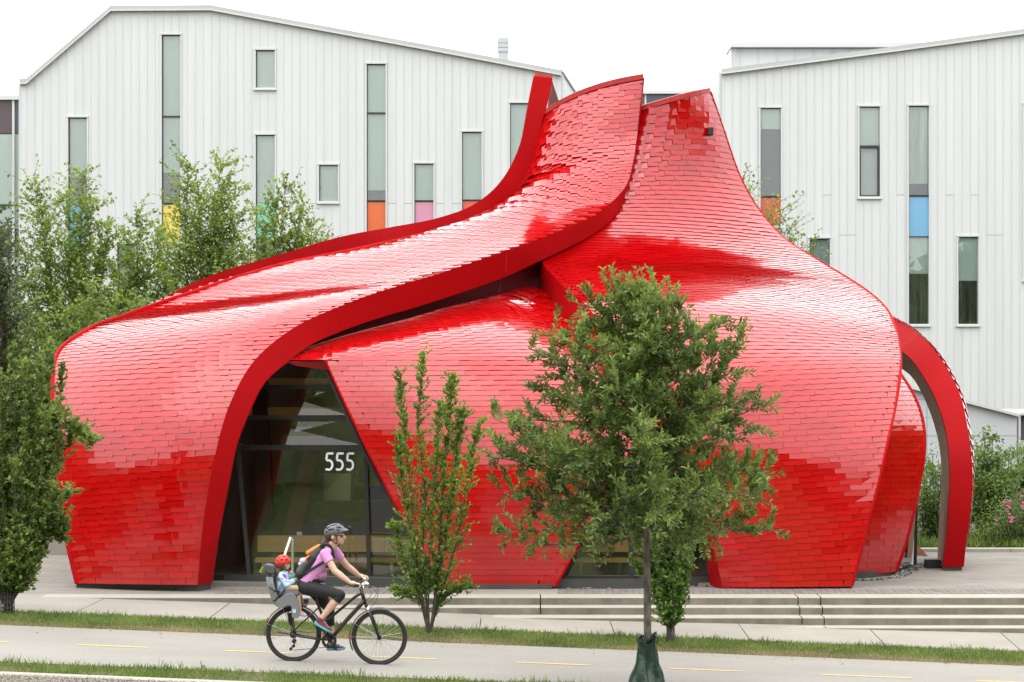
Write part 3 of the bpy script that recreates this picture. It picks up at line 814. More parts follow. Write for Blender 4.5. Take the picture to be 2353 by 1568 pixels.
def shingle(surf, petal, w=0.385, expo=0.098, clip=None, seen=None, q0=0.0, q1=1.0, lean=0.75, maxlean=9.0, free_top=True):
    n_rows = int(surf.len / expo)
    for r in range(n_rows):
        t = (r + 0.02) / n_rows; dt = 1.0 / n_rows
        qs = np.linspace(q0, q1, 61)
        pts = np.array([surf.at(q, t) for q in qs])
        al = np.concatenate([[0], np.cumsum(np.linalg.norm(np.diff(pts, axis=0), axis=1))])
        L = al[-1]
        x = -w * (0.5 if r % 2 else 0.0) - w * ((r * 0.13) % 0.25)
        while x < L - 0.02:
            a, b = max(x, 0), min(x + w, L); x += w
            if b - a < 0.05: continue
            qm = np.interp((a + b) / 2, al, qs)
            c = surf.at(qm, t)
            if clip and not clip(*UV(c)): continue
            du, dv, n = surf.frame(qm, t)
            up = np.linalg.norm(surf.at(qm, t + dt) - c)
            if up < 0.012: continue
            ht = min(up * 1.85, 0.30)
            hz = np.cross(n, [0, 0, 1]); ln = np.linalg.norm(hz)
            ang = 0
            if ln > 0.15:
                hz /= ln
                if np.dot(hz, du) < 0: hz = -hz
                ang = math.atan2(np.dot(np.cross(du, hz), n), np.dot(du, hz))
                ang = max(-1, min(1, ang * lean / math.radians(maxlean))) * math.radians(maxlean) * min(1, ln * 1.6)
            if a <= 1e-6 or b >= L - 1e-6 or (free_top and t + dt * 1.9 > 1):      # cut to the edge of the petal
                qa, qb = np.interp(a, al, qs), np.interp(b, al, qs); t2 = min(1, t + dt * 1.85)
                lo_, hi_ = n * 0.026, n * 0.012
                c4 = [surf.at(qa, t) + lo_, surf.at(qb, t) + lo_, surf.at(qb, t2) + hi_, surf.at(qa, t2) + hi_]
                edge_tiles.append((petal, c4, n)); continue
            ang += random.gauss(0, 0.004)
            ca, sa = math.cos(ang), math.sin(ang)
            nx_ = np.cross(n, du)
            X = du * ca + nx_ * sa; Yv = nx_ * ca - du * sa
            if np.dot(Yv, dv) < 0: Yv = -Yv
            # lifted at its lower edge, tucked in at the top, never quite flat
            k = min(0.11, (0.0105 if abs(n[2]) < 0.75 else 0.0072) / max(up, 0.05)) + random.gauss(0, 0.006); k2 = random.gauss(0, 0.005)
            Z = n + Yv * k + X * k2; Z /= np.linalg.norm(Z)
            Yw = Yv - Z * np.dot(Yv, Z); Yw /= np.linalg.norm(Yw); Xw = np.cross(Yw, Z)
            if np.dot(Xw, X) < 0: Xw = -Xw
            ww = (b - a) - 0.0035
            o = c + n * 0.026 + Yw * ht * 0.5
            mt = Matrix(((Xw[0] * ww, Yw[0] * ht, Z[0], o[0]), (Xw[1] * ww, Yw[1] * ht, Z[1], o[1]), (Xw[2] * ww, Yw[2] * ht, Z[2], o[2]), (0, 0, 0, 1)))
            pr = [UV(mt @ Vector((sx, sy - .02, 0))) for sx, sy in ((-.5, -.5), (.5, -.5), (.5, .04), (-.5, .04))]
            ar = abs(sum(pr[i][0] * pr[(i + 1) % 4][1] - pr[(i + 1) % 4][0] * pr[i][1] for i in range(4))) / 2
            if seen and not seen(*UV(o)): ar = 0
            tiles.append((ar, petal, mt))
def strip_panels(name, O, I, parent, mat_, n_pan, depth=0.14, proud=0.035, n=None, back=(0, 1, 0), gap=0.0015):
    """a band of folded metal between two curves, cut into panels"""
    N = len(O); bk_ = np.array(back, float)
    cuts = [int(round(i * (N - 1) / n_pan)) for i in range(n_pan + 1)]
    for a, b in zip(cuts, cuts[1:]):
        mb = MB(); vs = []
        for i in range(a, b + 1):
            f = np.array([0, -proud, 0])
            o_, i_ = O[i].copy(), I[i].copy()
            if i == a and a > 0: tdir = (O[i+1] - O[i]); tdir /= np.linalg.norm(tdir); o_ += tdir * gap; i_ += tdir * gap
            vs += [o_ + f, i_ + f, o_ + bk_ * depth, i_ + bk_ * depth]
        m_ = b - a + 1; fs = []
        for k in range(m_ - 1):
            p = 4 * k
            fs += [(p, p + 4, p + 5, p + 1), (p + 1, p + 5, p + 7, p + 3), (p + 2, p + 6, p + 4, p), (p + 3, p + 7, p + 6, p + 2)]
        fs += [(0, 1, 3, 2), (4 * m_ - 4, 4 * m_ - 2, 4 * m_ - 1, 4 * m_ - 3)]
        mb.add(vs, fs)
        smooth_angle(mb.build(name, mat_, parent), 35)
NP = 97
# ---- petal A: the long left petal that sweeps from the ground up to the peak
A_rows = [
 ((178,1341,34.72),(455,1344,34.15),0,-.16), ((150,1215,34.9),(470,1187,34.08),0,-.26), ((134,1090,35.05),(492,1062,34.03),0,-.33),
 ((124,960,35.35),(526,938,34.14),0,-.38), ((124,862,35.8),(580,838,34.42),-2,-.42), ((137,808,36.2),(665,764,34.8),-4,-.42),
 ((190,765,36.55),(800,701,35.3),-4,-.40), ((300,722,37.0),(1000,636,36.3),0,-.32), ((400,687,37.0),(1120,596,37.0),2,-.28),
 ((520,647,37.15),(1230,557,37.7),2,-.26), ((650,609,37.65),(1317,523,38.3),0,-.26), ((797,579,38.25),(1375,492,38.75),-5,-.26),
 ((937,548,38.8),(1412,460,39.1),-12,-.24), ((1043,522,39.3),(1440,425,39.3),-20,-.22), ((1113,497,39.7),(1452,388,39.45),-28,-.26,.2),
 ((1160,467,40.1),(1459,350,39.55),-34,-.22,.3), ((1192,432,40.2),(1464,310,39.65),-35,-.26,.3), ((1214,380,40.3),(1468,270,39.7),-32,-.28,.3),
 ((1234,317,40.35),(1473,225,39.75),-26,-.26,.3), ((1250,262,40.35),(1478,180,39.8),-15,-.22,.2)]
A_rows = lean_rows(A_rows)
SA = Surf(A_rows)
pA = SA.shell('petal', pav, .2, left=.8); pA['label'] = 'long left petal sweeping from the ground up to the peak'
OA = curve([r[1] for r in A_rows], NP)
IA = curve(lean([(486.5,1341,34.55),(503,1228,34.33),(523,1125,34.22),(548,1010,34.25),(572.6,949,34.35),(605.5,883,34.5),(667,828,34.8),(713.6,793,35.0),(777,764.6,35.3),(847,739,35.65),
            (964.5,703.6,36.3),(1082,665,37.0),(1164,635.6,37.5),(1247,597,38.0),(1306,569,38.4),(1359,541,38.8),(1405,506,39.1),(1433,460,39.3),(1451,404,39.45),(1461,334,39.65),(1474,246,39.75),(1481,182,39.8)]), NP)
# pair the two edges of the band by nearest points so that the panels stay square to it
def pair(O, I):
    ts = np.linspace(0, 1, len(O)); idx = []
    last = 0
    for p in O:
        d = np.linalg.norm(I[last:last + 12] - p, axis=1) if last < len(I) - 1 else np.array([0])
        j = last + int(np.argmin(d)); last = j; idx.append(j)
    f = np.linspace(0, len(I) - 1, len(O))
    idx = np.array(idx, float); k = np.ones(9) / 9
    idx = np.convolve(np.pad(idx, 4, mode='edge'), k, mode='valid'); idx[0] = 0; idx[-1] = len(I) - 1
    return np.stack([np.interp(idx, np.arange(len(I)), I[:, c]) for c in range(3)], 1)
IA = pair(OA, IA)
OA = OA + np.array([SA.frame(1, i / (NP - 1))[2] for i in range(NP)]) * 0.03
strip_panels('fascia_panel', OA, IA, pA, M['fascia'], 8, depth=0.10)
shingle(SA, pA, seen=lambda u, v: v > 640 and u > 150)
def edge_trim(pix, parent, r=0.03, n=60, name='edge_trim', mat_='fascia'):
    c = curve(pix, n)
    smooth_angle(MB().tube([tuple(p) for p in c], r, 6).build(name, M[mat_], parent), 60)
edge_trim([r[0] for r in A_rows[:14]], pA, 0.05, 110)
# plinth under A
def plinth(pts, z0, z1, parent, name='plinth', inset=0.0, mat_='plinth', close=True):
    mb = MB(); n = len(pts)
    vs = [(x, y, z0) for x, y in pts] + [(x, y, z1) for x, y in pts]
    fs = [(i, (i + 1) % n, n + (i + 1) % n, n + i) for i in range(n)] + [tuple(range(n, 2 * n))]
    mb.add(vs, fs); return mb.build(name, M[mat_], parent)
q = lambda u, Y: (ux(u, Y), Y)
plinth([q(175, 34.75), q(458, 34.17), q(484.5, 34.57), q(484.5, 36.0), q(178, 36.2)], 0.2, 3.588 - (1343 - 870) * 34.4 / 5000 + .03, pA)
# ---- petal B: the big right petal
B_rows = [
 ((1659,1350,34.65),(1956,1348,34.65),0,-.06), ((1642,1270,34.6),(1984,1240,34.7),0,-.08), ((1610,1165,34.58),(2012,1130,34.8),0,-.16),
 ((1570,1060,34.6),(2035,1030,35.02),0,-.30), ((1525,965,34.75),(2055,940,35.45),0,-.52), ((1470,870,34.98),(2068,845,36.15),-3,-.80),
 ((1405,780,35.65),(2066,795,36.7),-10,-.86), ((1345,703,36.4),(2055,752,37.2),-18,-.76), ((1315,679,36.8),(2037,712,37.95),-22,-.62),
 ((1276,642,37.4),(1992,670,38.85),-18,-.44), ((1247,600,38.1),(1930,630,39.65),-10,-.32), ((1275,560,38.6),(1868,593,40.2),-8,-.27),
 ((1330,518,39.0),(1800,548,40.5),-8,-.27), ((1383,468,39.38),(1742,482,40.75),-10,-.32), ((1418,412,39.65),(1702,412,40.8),-14,-.36),
 ((1438,342,39.85),(1670,325,40.68),-16,-.42,-.25), ((1450,296,39.93),(1650,265,40.52),-14,-.44,-.3), ((1457,258,39.98),(1631,212,40.36),-3,-.44,-.35)]
B_rows = lean_rows(B_rows)
SB = Surf(B_rows)
pB = SB.shell('petal', pav); pB['label'] = 'broad right petal behind the young street tree'
OB = curve([r[0] for r in B_rows[:12]], NP)
IB = pair(OB, curve(lean([(1632,1347,35.02),(1622,1265,34.9),(1590,1170,34.75),(1550,1085,34.72),(1500,995,34.85),(1440,910,35.2),(1385,830,35.75),(1354,775,36.25),(1339,761,36.45),(1292,718,37.15),(1261,687,37.75),(1247,664,38.1),(1240,630,38.4),(1262,600,38.7)]), NP))
OB = OB + np.array([SB.frame(0, i / (NP - 1) * .62)[2] for i in range(NP)]) * 0.025
strip_panels('fascia_panel', OB, IB, pB, M['fascia'], 6, depth=0.10)
edge_trim([r[1] for r in B_rows], pB, 0.035, 120)
shingle(SB, pB, seen=lambda u, v: (v > 700 and u > 1650 and (u > 1800 or v < 900 or v > 1230)) or (u > 1500 and 300 < v < 600))
plinth([q(1636, 35.05), q(1658, 34.68), q(1956, 34.68), q(1960, 35.6), q(1640, 35.8)], 0.2, 3.588 - (1349 - 870) * 34.65 / 5000 + .03, pB)
vb_ = MB(); tq = SB.at(.84, .945); c = Vector(tq) + Vector((0.02, -.03, 0)); vb_.box(c, (.10, .22, .13)); vb_.build('vent_box', M['black'], pB)
# ---- petal F: the low petal in the middle, with glass on both sides
F_rows = [
 ((1013,1347,34.5),(1276,1347,34.5),0,-.02), ((980,1285,34.46),(1311,1285,34.46),0,-.07), ((940,1215,34.42),(1351,1213,34.42),0,-.13),
 ((871,1085,34.36),(1425,1082,34.5),0,-.22), ((800,940,34.42),(1478,935,35.05),0,-.36), ((749,830,34.6),(1455,830,35.9),0,-.55)]
F_rows = lean_rows(F_rows)
SF = Surf(F_rows)
pF = SF.shell('petal', pav, 0.2); pF['label'] = 'low middle petal standing between the two glass fronts'
Ftop = lean([(640,838,35.0),(700,806,35.4),(777,779,35.7),(871,753,36.1),(941,735,36.5),(1011,713,36.95),(1082,696,37.3),(1164,676,37.75),(1240,662,38.2),(1300,685,38.2),(1370,740,37.7),(1455,800,37.0)])
class SurfF2(Surf):
    pass
top = np.array([tuple(P(*p)) for p in Ftop]); kk = np.concatenate([[0], np.cumsum(np.linalg.norm(np.diff(top, axis=0), axis=1))])
SF2 = Surf(lean_rows([((640,838,34.9),(1455,830,35.9),0,-.75,.1), ((660,815,35.1),(1440,805,36.3),-9,-.8,.1)]))
base = SF.g[-1].copy(); bl_ = SF2.g[0]; x0_ = base[0, 0]
j0 = [np.interp(x0_, bl_[:, 0], bl_[:, c]) for c in range(3)]; shift_ = base[0] - np.array(j0); bl_[bl_[:, 0] <= x0_] += shift_ * np.array([0, 1, 1])
for i in range(Surf.NS):                    # follow the top row of the lower part, and run on above the glass
    xx = bl_[i, 0]
    if xx > x0_: bl_[i] = [np.interp(xx, base[:, 0], base[:, c]) for c in range(3)]
base = bl_; tp = cubic(kk / kk[-1], top, np.linspace(0, 1, Surf.NS))
tt = np.linspace(0, 1, Surf.NT)[:, None, None]
mid = 0.55 * base + 0.45 * tp + np.array([0, -0.42, 0.32]) * np.sin(np.linspace(0, math.pi, Surf.NS))[:, None]
SF2.g = (1 - tt) ** 2 * base + 2 * tt * (1 - tt) * mid + tt ** 2 * tp
SF2.len = float(np.linalg.norm(np.diff(SF2.g[:, 40], axis=0), axis=1).sum())
oS = SF2.shell('petal_top', pF, 0.2)
shingle(SF, pF, w=0.385, free_top=False, seen=lambda u, v: u < 1080 or (v < 960 and u < 1240))
shingle(SF2, pF, w=0.385, seen=lambda u, v: v > 760 and 800 < u < 1240)
edge_trim([r[0] for r in F_rows], pF, 0.03, 40)
edge_trim([r[1] for r in F_rows], pF, 0.03, 40)
plinth([q(1031, 34.42), q(1268, 34.42), q(1280, 34.9), q(1012, 34.9)], 0.2, 3.588 - (1347 - 870) * 34.5 / 5000 + .03, pF)
# dark red soffit panels that close the slot between A and the top of F
lo = curve([(700,812,35.75),(777,783,36.0),(871,757,36.4),(941,739,36.8),(1011,717,37.1),(1082,700,37.5),(1164,680,37.95),(1250,660,38.45)], 49)
hi = curve([(690,790,35.5),(777,755,35.85),(871,722,36.3),(941,700,36.7),(1011,678,36.95),(1082,655,37.35),(1164,626,37.85),(1258,585,38.45)], 49)
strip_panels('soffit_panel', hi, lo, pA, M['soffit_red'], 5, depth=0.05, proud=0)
# ---- petal D: behind, only its front band and tip show
Do = [(1226,176,40.23),(1212,246,40.19),(1194,334,40.11),(1169,390,39.99),(1131,439,39.73),(1088,471,39.56),(1008,501,39.33),(902,522,39.11),(797,541.5,38.70),(743,555,38.48),(665,579,38.16),(586,602,37.85),(524,620,37.62),(462,643,37.53),(415,664.5,37.47),(380,683,37.41),(330,712,37.32),(280,748,37.25),(235,800,37.19),(210,900,37.24),(205,1050,37.41),(212,1180,37.59),(220,1290,37.74)]
Di = [(1270,180,40.20),(1262,225,40.21),(1250,265,40.23),(1236,321,40.25),(1215,385,40.20),(1190.5,441,40.09),(1162,476,39.96),(1117,499,39.66),(1058,528,39.46),(964.5,555,39.23),(824,579,38.81),(706,603,38.33),(613,621,37.96),(532,645,37.65),(462,663,37.53),(403,678,37.45),(350,712,37.36),(300,752,37.31),(258,805,37.26),(235,900,37.31),(230,1050,37.48),(236,1180,37.65),(244,1290,37.81)]
OD, ID = curve(Do, NP), None
ID = pair(OD, curve(Di, NP))
pD = empty('petal', (0, 42, 5)); pD.parent = pav; pD.matrix_parent_inverse = world_of(pav).inverted()
pD['label'] = 'rear petal seen as a red band above the left petal'
strip_panels('fascia_panel', OD, ID, pD, M['fascia'], 9, depth=0.10)
mb = MB(); n = len(OD)
prof = [(0.0, 0.0, 0.0), (0.05, 1.2, -.25), (.1, 2.6, -.9), (.2, 4.2, -2.0)]
for p in OD:
    sc = min(1.0, max(0.25, (9.6 - p[2]) / 4))
    for (dx, dy, dz) in prof: mb.v.append((p[0] - dx * 2 * sc, p[1] + .05 + dy * sc, max(.2, p[2] + dz * sc * min(1, p[2] / 4))))
for i in range(n - 1):
    for k in range(3): mb.f.append((i*4+k, i*4+k+1, i*4+4+k+1, i*4+4+k)); mb.m.append(0)
mb.build('back_skin', M['shell'], pD, smooth=True)
# weathered caps along the tips
def caps(pix, n, parent, h=0.07, d=0.16, proud=0.05):
    c = curve(pix, n * 4 + 1)
    for i in range(n):
        mb = MB(); vs = []
        for k in range(4 * i, 4 * i + 5):
            p = c[k]; g = .004 if k == 4 * i else 0
            vs += [(p[0] + g, p[1] - proud, p[2] - .02), (p[0] + g, p[1] - proud - .01, p[2] + h), (p[0] + g, p[1] + d, p[2] + h + .03), (p[0] + g, p[1] + d, p[2] - .02)]
        fs = []
        for k in range(4):
            b_ = 4 * k; fs += [(b_, b_+4, b_+5, b_+1), (b_+1, b_+5, b_+6, b_+2), (b_+2, b_+6, b_+7, b_+3), (b_, b_+3, b_+7, b_+4)]
        fs += [(0, 1, 2, 3), (16, 19, 18, 17)]
        mb.add(vs, fs).build('ridge_cap', M['cap'], parent)
tA = [UV(p) + (float(p[1]),) for p in SA.g[-1, ::10]]
caps(tA, 6, pA)
tB = [UV(p) + (float(p[1]),) for p in SB.g[-1, ::10]]
caps(tB, 5, pB)
cpt = MB(); a, b_ = P(1226, 183, 40.3), P(1269.5, 190, 40.3)
cpt.add([(a.x, a.y - .1, a.z), (b_.x, b_.y - .1, b_.z), (b_.x - .01, b_.y - .1, b_.z + .115), (a.x + .03, a.y - .1, a.z + .13), (a.x, a.y + .5, a.z), (b_.x, b_.y + .5, b_.z), (b_.x, b_.y + .5, b_.z + .115), (a.x + .03, a.y + .5, a.z + .13)],
        [(0, 1, 2, 3), (4, 7, 6, 5), (0, 3, 7, 4), (1, 5, 6, 2), (3, 2, 6, 7), (0, 4, 5, 1)])
cpt.build('ridge_cap', M['cap'], pD)
mb = MB()                                     # dark lining that shows in the gap right of D's tip
Lg = [P(1268, 183, 40.45), P(1274, 205, 40.8), P(1284, 232, 40.9), P(1262, 252, 40.8), P(1256, 262, 40.5), P(1262, 225, 40.42)]
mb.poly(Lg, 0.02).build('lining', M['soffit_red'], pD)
# ---- petal E: the free-standing arch at the right
Eo = [(2214,1303,37.85),(2218,1260,37.75),(2225,1204,37.65),(2230,1152,37.6),(2232,1096,37.6),(2230,1049,37.65),(2220,979,37.85),(2204,908.6,38.1),(2180,857,38.4),(2148,808,38.8),(2115,772.5,39.3),(2077,744,39.9),(2058,733,40.2),(1985,690,41.2),(1900,645,41.9),(1780,560,42.4),(1690,440,42.7),(1645,320,42.8)]
Ei = [(2167,1303,37.85),(2175,1227.5,37.7),(2179.5,1166.6,37.62),(2183,1106,37.62),(2181,1049,37.68),(2176,1002,37.8),(2162,951,38.0),(2143,904,38.25),(2119,862,38.6),(2096,829,38.95),(2067,805,39.35),(2040,788,39.8),(1960,740,41.2),(1870,690,41.9),(1745,590,42.4),(1665,460,42.7),(1620,330,42.8)]
OE = curve(Eo, NP); IE = pair(OE, curve(Ei, NP))
pE = empty('petal', (7.5, 38, 4)); pE.parent = pav; pE.matrix_parent_inverse = world_of(pav).inverted()
pE['label'] = 'slim red arch petal at the right with a slatted timber underside'
strip_panels('fascia_panel', OE, IE, pE, M['fascia'], 7, depth=0.08)
class SE_(Surf):
    def __init__(s):
        N = Surf.NT; O = np.stack([np.interp(np.linspace(0, NP - 1, N), np.arange(NP), OE[:, c]) for c in range(3)], 1)
        s.g = np.zeros((N, Surf.NS, 3)); sl = np.clip(np.linspace(0, 1, N) / .62, 0, 1)
        f = np.linspace(0, 1, Surf.NS)
        bulge = 0.115 * np.sin(np.clip(sl * 1.05, 0, 1) * math.pi) ** 0.7
        T = np.gradient(O, axis=0); T /= np.linalg.norm(T, axis=1, keepdims=True)
        Nn = np.stack([T[:, 2], 0 * T[:, 0], -T[:, 0]], 1)
        persp = O[:, 0:1] / O[:, 1:2]
        for i, q_ in enumerate(f):
            y = 2.8 * q_
            off = bulge * (1 - np.exp(-q_ * 9)) - 0.45 * q_ ** 1.5
            s.g[:, i] = O + np.array([0, 1, 0]) * y + np.concatenate([persp * y, np.zeros_like(persp), np.zeros_like(persp)], 1) * 0.98 + Nn * off[:, None] + np.array([0, 0, 1]) * (O[:, 2:3] - CH) / O[:, 1:2] * y * np.clip(O[:, 2:3] / 6, 0, 1)
        s.len = float(np.linalg.norm(np.diff(O, axis=0), axis=1).sum())
SE = SE_()
shingle(SE, pE, seen=lambda u, v: False, q1=0.6, clip=lambda u, v: u > 2040)
eb = SE.g[::5, ::8]; mb = MB(); nt_, ns = eb.shape[:2]
mb.v = [tuple(p) for p in eb.reshape(-1, 3)]
for j in range(nt_ - 1):
    for i in range(ns - 1): a = j * ns + i; mb.f.append((a, a + 1, a + ns + 1, a + ns)); mb.m.append(0)
mb.build('outer_skin', M['shell'], pE, smooth=True)
Es = curve([(2156,1290,40.2),(2159,1213.5,40.1),(2164,1119.6,40.0),(2161.7,1035,40.05),(2147.6,974,40.2),(2124,913,40.5),(2096,866,40.9),(2065.5,843,41.3),(2040,825,41.7),(1960,770,42.6),(1870,712,43)], 65)
Eii = curve(Ei[:14], 65)
for k in range(6):
    f0, f1 = k / 6 + .02, (k + 1) / 6 - .035
    mb = MB(); vs = []
    for i in range(0, 65, 2):
        d = (Es[i] - Eii[i]); a_, c_ = Eii[i] + d * f0 + [0, .1, 0], Eii[i] + d * f1 + [0, .1, 0]
        vs += [a_, c_, c_ + [.05, 0, .02], a_ + [.05, 0, .02]]
    fs = []
    for i in range(32):
        p = 4 * i; fs += [(p, p+1, p+5, p+4), (p+1, p+2, p+6, p+5), (p+3, p, p+4, p+7)]
    mb.add(vs, fs); mb.build('slat', M['timber'], pE)
mb = MB(); vs = []
for i in range(0, 65, 2): vs += [Eii[i] + [.055, .1, .02], Es[i] + [.055, .15, .02]]
mb.add(vs, [(2*i, 2*i+1, 2*i+3, 2*i+2) for i in range(32)]); mb.build('slat_backing', M['black'], pE)
plinth([q(2166.5, 37.85), q(2210, 37.85), q(2212, 40.2), q(2158, 40.2)], 0.2, 3.588 - (1303 - 870) * 37.85 / 5000 + .02, pE)
# ---- petal G: the small dark petal tucked in behind B
G_rows = [((1938,1323,36.25),(2057.5,1313,37.0),2,-.05), ((1940,1258,36.25),(2077,1256,37.05),0,-.10), ((1945,1170,36.25),(2100.7,1167,37.1),0,-.12), ((1955,1106,36.28),(2112,1106,37.2),0,-.14),
          ((1965,1045,36.32),(2122,1042,37.3),0,-.15), ((1980,995,36.4),(2122,993,37.4),0,-.15), ((1990,940,36.6),(2110,937,37.6),0,-.1), ((2000,892,36.85),(2087,890,37.8),0,-.05), ((2010,850,37.1),(2064,856,38.0),0,0)]
SG = Surf(G_rows)
pG = SG.shell('petal', pav, 0.2); pG['label'] = 'small shaded petal tucked behind the right petal'
shingle(SG, pG, seen=lambda u, v: u > 2030, w=0.36)
edge_trim([r[1] for r in G_rows], pG, 0.045, 60)
plinth([q(1940, 36.28), q(1990, 36.42), q(2057, 37.03), q(2062, 37.4), q(1990, 37.4), q(1940, 37.2)], 0.2, 3.588 - (1316 - 870) * 36.6 / 5000 + .03, pG)

# ---- shingles: the 300 that show largest are pieces of their own
tiles.sort(key=lambda x: -x[0])
unit = MB(); B0 = [(-.5, -.5, 0), (.5, -.5, 0), (.5, .5, 0), (-.5, .5, 0)]; th = 0.0045
unit.add([(x, y, -th) for x, y, _ in B0] + B0, [(4, 5, 6, 7), (0, 1, 5, 4), (1, 2, 6, 5), (3, 0, 4, 7), (2, 3, 7, 6)])
ume = unit.mesh('shingle', M['shingle'])
for ar, petal, mt in tiles[:300]:
    o = bpy.data.objects.new('shingle', ume); COL.objects.link(o)
    o.parent = petal; o.matrix_parent_inverse = world_of(petal).inverted()
    l_, r_, s_ = mt.decompose(); o.rotation_mode = 'XYZ'
    o.matrix_basis = mt
rest = MB()
for ar, petal, mt in tiles[300:]:
    rest.add([mt @ Vector(v) for v in unit.v], unit.f)
for petal, c4, n in edge_tiles:
    lo4 = [p - n * th for p in c4]
    rest.add(lo4 + c4, [(4, 5, 6, 7), (0, 1, 5, 4), (1, 2, 6, 5), (3, 0, 4, 7), (2, 3, 7, 6)])
o = rest.build('shingle_cladding', M['shingle'], pav); o['kind'] = 'stuff'
print('shingles', len(tiles))

# ---- glass fronts
gl = empty('glass_front', (0, 35, ZP)); gl.parent = pav; gl.matrix_parent_inverse = world_of(pav).inverted()
def bar(mb, p, q_, wd, dp, mi=0):
    p, q_ = Vector(p), Vector(q_); d = (q_ - p); L = d.length; d.normalize()
    y = Vector((0, 1, 0)); x = d.cross(y).normalized(); y2 = x.cross(d)
    rot = Matrix((x, y2, d)).transposed()
    return mb.box((p + q_) / 2, (wd, dp, L), rot, mi)
def pane_quad(name, pts, parent=None, m='glass', th=0.02):
    mb = MB(); n = len(pts)
    vs = [Vector(p) for p in pts]; nrm = (vs[1] - vs[0]).cross(vs[2] - vs[0]).normalized()
    mb.add([v - nrm * th / 2 for v in vs] + [v + nrm * th / 2 for v in vs], [tuple(range(n)), tuple(range(2*n-1, n-1, -1))] + [(i, n+i, n+(i+1)%n, (i+1)%n) for i in range(n)])
    return mb.build(name, M[m], parent)
YG = 35.25
gp = [(490, 1337), (573, 1333), (848, 1333), (1016, 1333)]
Yb = [35.5, 35.35, 35.1, 34.95]
tops = [[(560, 1023), (546, 1018)], None]
pane_quad('pane', [P(470, 1330, 35.55), P(572, 1330, 35.4), P(546, 1029, 35.6), P(545, 1000, 35.62), P(515, 1000, 35.65)], gl)
pane_quad('pane', [P(573, 1330, 35.4), P(848, 1330, 35.15), P(839, 1029, 35.2), P(547, 1029, 35.55)], gl)
pane_quad('pane', [P(849, 1330, 35.15), P(1015, 1330, 35.0), P(990, 1290, 35.0), P(845, 1029, 35.15)], gl)
for (va, vb, ul0, ul1, ur0, ur1) in [(1027, 960, 540, 560, 848, 810), (959, 890, 555, 590, 815, 785), (889, 826, 580, 640, 790, 750)]:
    pane_quad('pane', [P(ul0, va, 35.6), P(ur0, va, 35.3), P(ur1, vb, 35.35), P(ul1, vb, 35.65)], gl)
fr = MB()
for (a, b, wd) in [((546, 1018, 35.55), (573.5, 1330, 35.35), .06), ((839.5, 1030, 35.15), (848.5, 1330, 35.1), .06), ((484, 1327, 35.48), (1020, 1331, 34.92), .11), ((520, 1029, 35.6), (850, 1028.5, 35.2), .085), ((540, 960, 35.6), (815, 959, 35.28), .07), ((560, 889.5, 35.6), (790, 889, 35.3), .07), ((600, 829, 35.6), (752, 829, 35.3), .06)]:
    bar(MB(), P(*a), P(*b), wd, 0.12).build('mullion', M['steel_dark'], gl)
# sloping frame that follows the edge of the low petal, and its twin at the right
fe = curve(lean([(1019,1347,34.62),(945,1213,34.4),(866,1085,34.35),(795,940,34.5),(743,828,34.9)]), 24)
bar_ = MB().tube([tuple(p + [-.02, .09, 0]) for p in fe], 0.05, 4); bar_.build('edge_frame', M['steel_dark'], gl)
fe = curve(lean([(1280,1347,34.62),(1315,1285,34.55),(1355,1213,34.5),(1430,1082,34.65)]), 24)
MB().tube([tuple(p + [.02, .09, 0]) for p in fe], 0.05, 4).build('edge_frame', M['steel_dark'], gl)
pane_quad('pane', [P(1283, 1331, 34.75), P(1448, 1331, 34.8), P(1444, 1130, 34.85), P(1395, 1130, 34.85)], gl)
pane_quad('pane', [P(1449, 1331, 34.8), P(1640, 1331, 35.3), P(1560, 1120, 35.3), P(1445, 1130, 34.85)], gl)
for (a, b, wd) in [((1446, 1130, 34.8), (1452, 1331, 34.74), .075), ((1277, 1330, 34.7), (1460, 1330, 34.72), .10), ((1460, 1330, 34.72), (1645, 1328, 35.2), .10)]:
    bar(MB(), P(*a), P(*b), wd, 0.12).build('mullion', M['steel_dark'], gl)
# kerbs below the glass
for pts, Yo in [([(484, 35.45), (580, 35.25), (850, 34.85), (1030, 34.62)], .0), ([(1272, 34.6), (1460, 34.6), (1640, 35.1)], .0)]:
    for (a, b) in zip(pts, pts[1:]):
        A, B_ = Vector((ux(*a), a[1], 0)), Vector((ux(*b), b[1], 0))
        mb = MB(); d = Vector((0, .35, 0))
        mb.add([A + Vector((0, 0, .2)), B_ + Vector((0, 0, .2)), B_ + Vector((0, 0, .40)), A + Vector((0, 0, .40)), A + d + Vector((0, 0, .2)), B_ + d + Vector((0, 0, .2)), B_ + d + Vector((0, 0, .40)), A + d + Vector((0, 0, .40))],
               [(0, 1, 2, 3), (3, 2, 6, 7), (4, 7, 6, 5), (0, 3, 7, 4), (1, 5, 6, 2)])
        mb.build('glass_kerb', M['plinth'], gl)
# glass right of petal G
pane_quad('pane', [P(2060, 1309, 37.25), P(2094, 1296, 38.6), P(2097, 1090, 38.9), P(2110, 1085, 38.2)], gl)
bar(MB(), P(2099, 1297, 38.9), P(2103, 1060, 38.9), .10, .1).build('mullion', M['steel_dark'], gl)
bar(MB(), P(2093, 1298, 38.6), P(2098, 1080, 38.8), .07, .1).build('mullion', M['steel'], gl)  # pale bar put in for a bright reflection at the glass edge
plinth([q(2057, 37.15), q(2098, 38.9), q(2102, 39.3), q(2050, 39.3)], .2, .42, gl, 'glass_kerb', mat_='steel_dark')
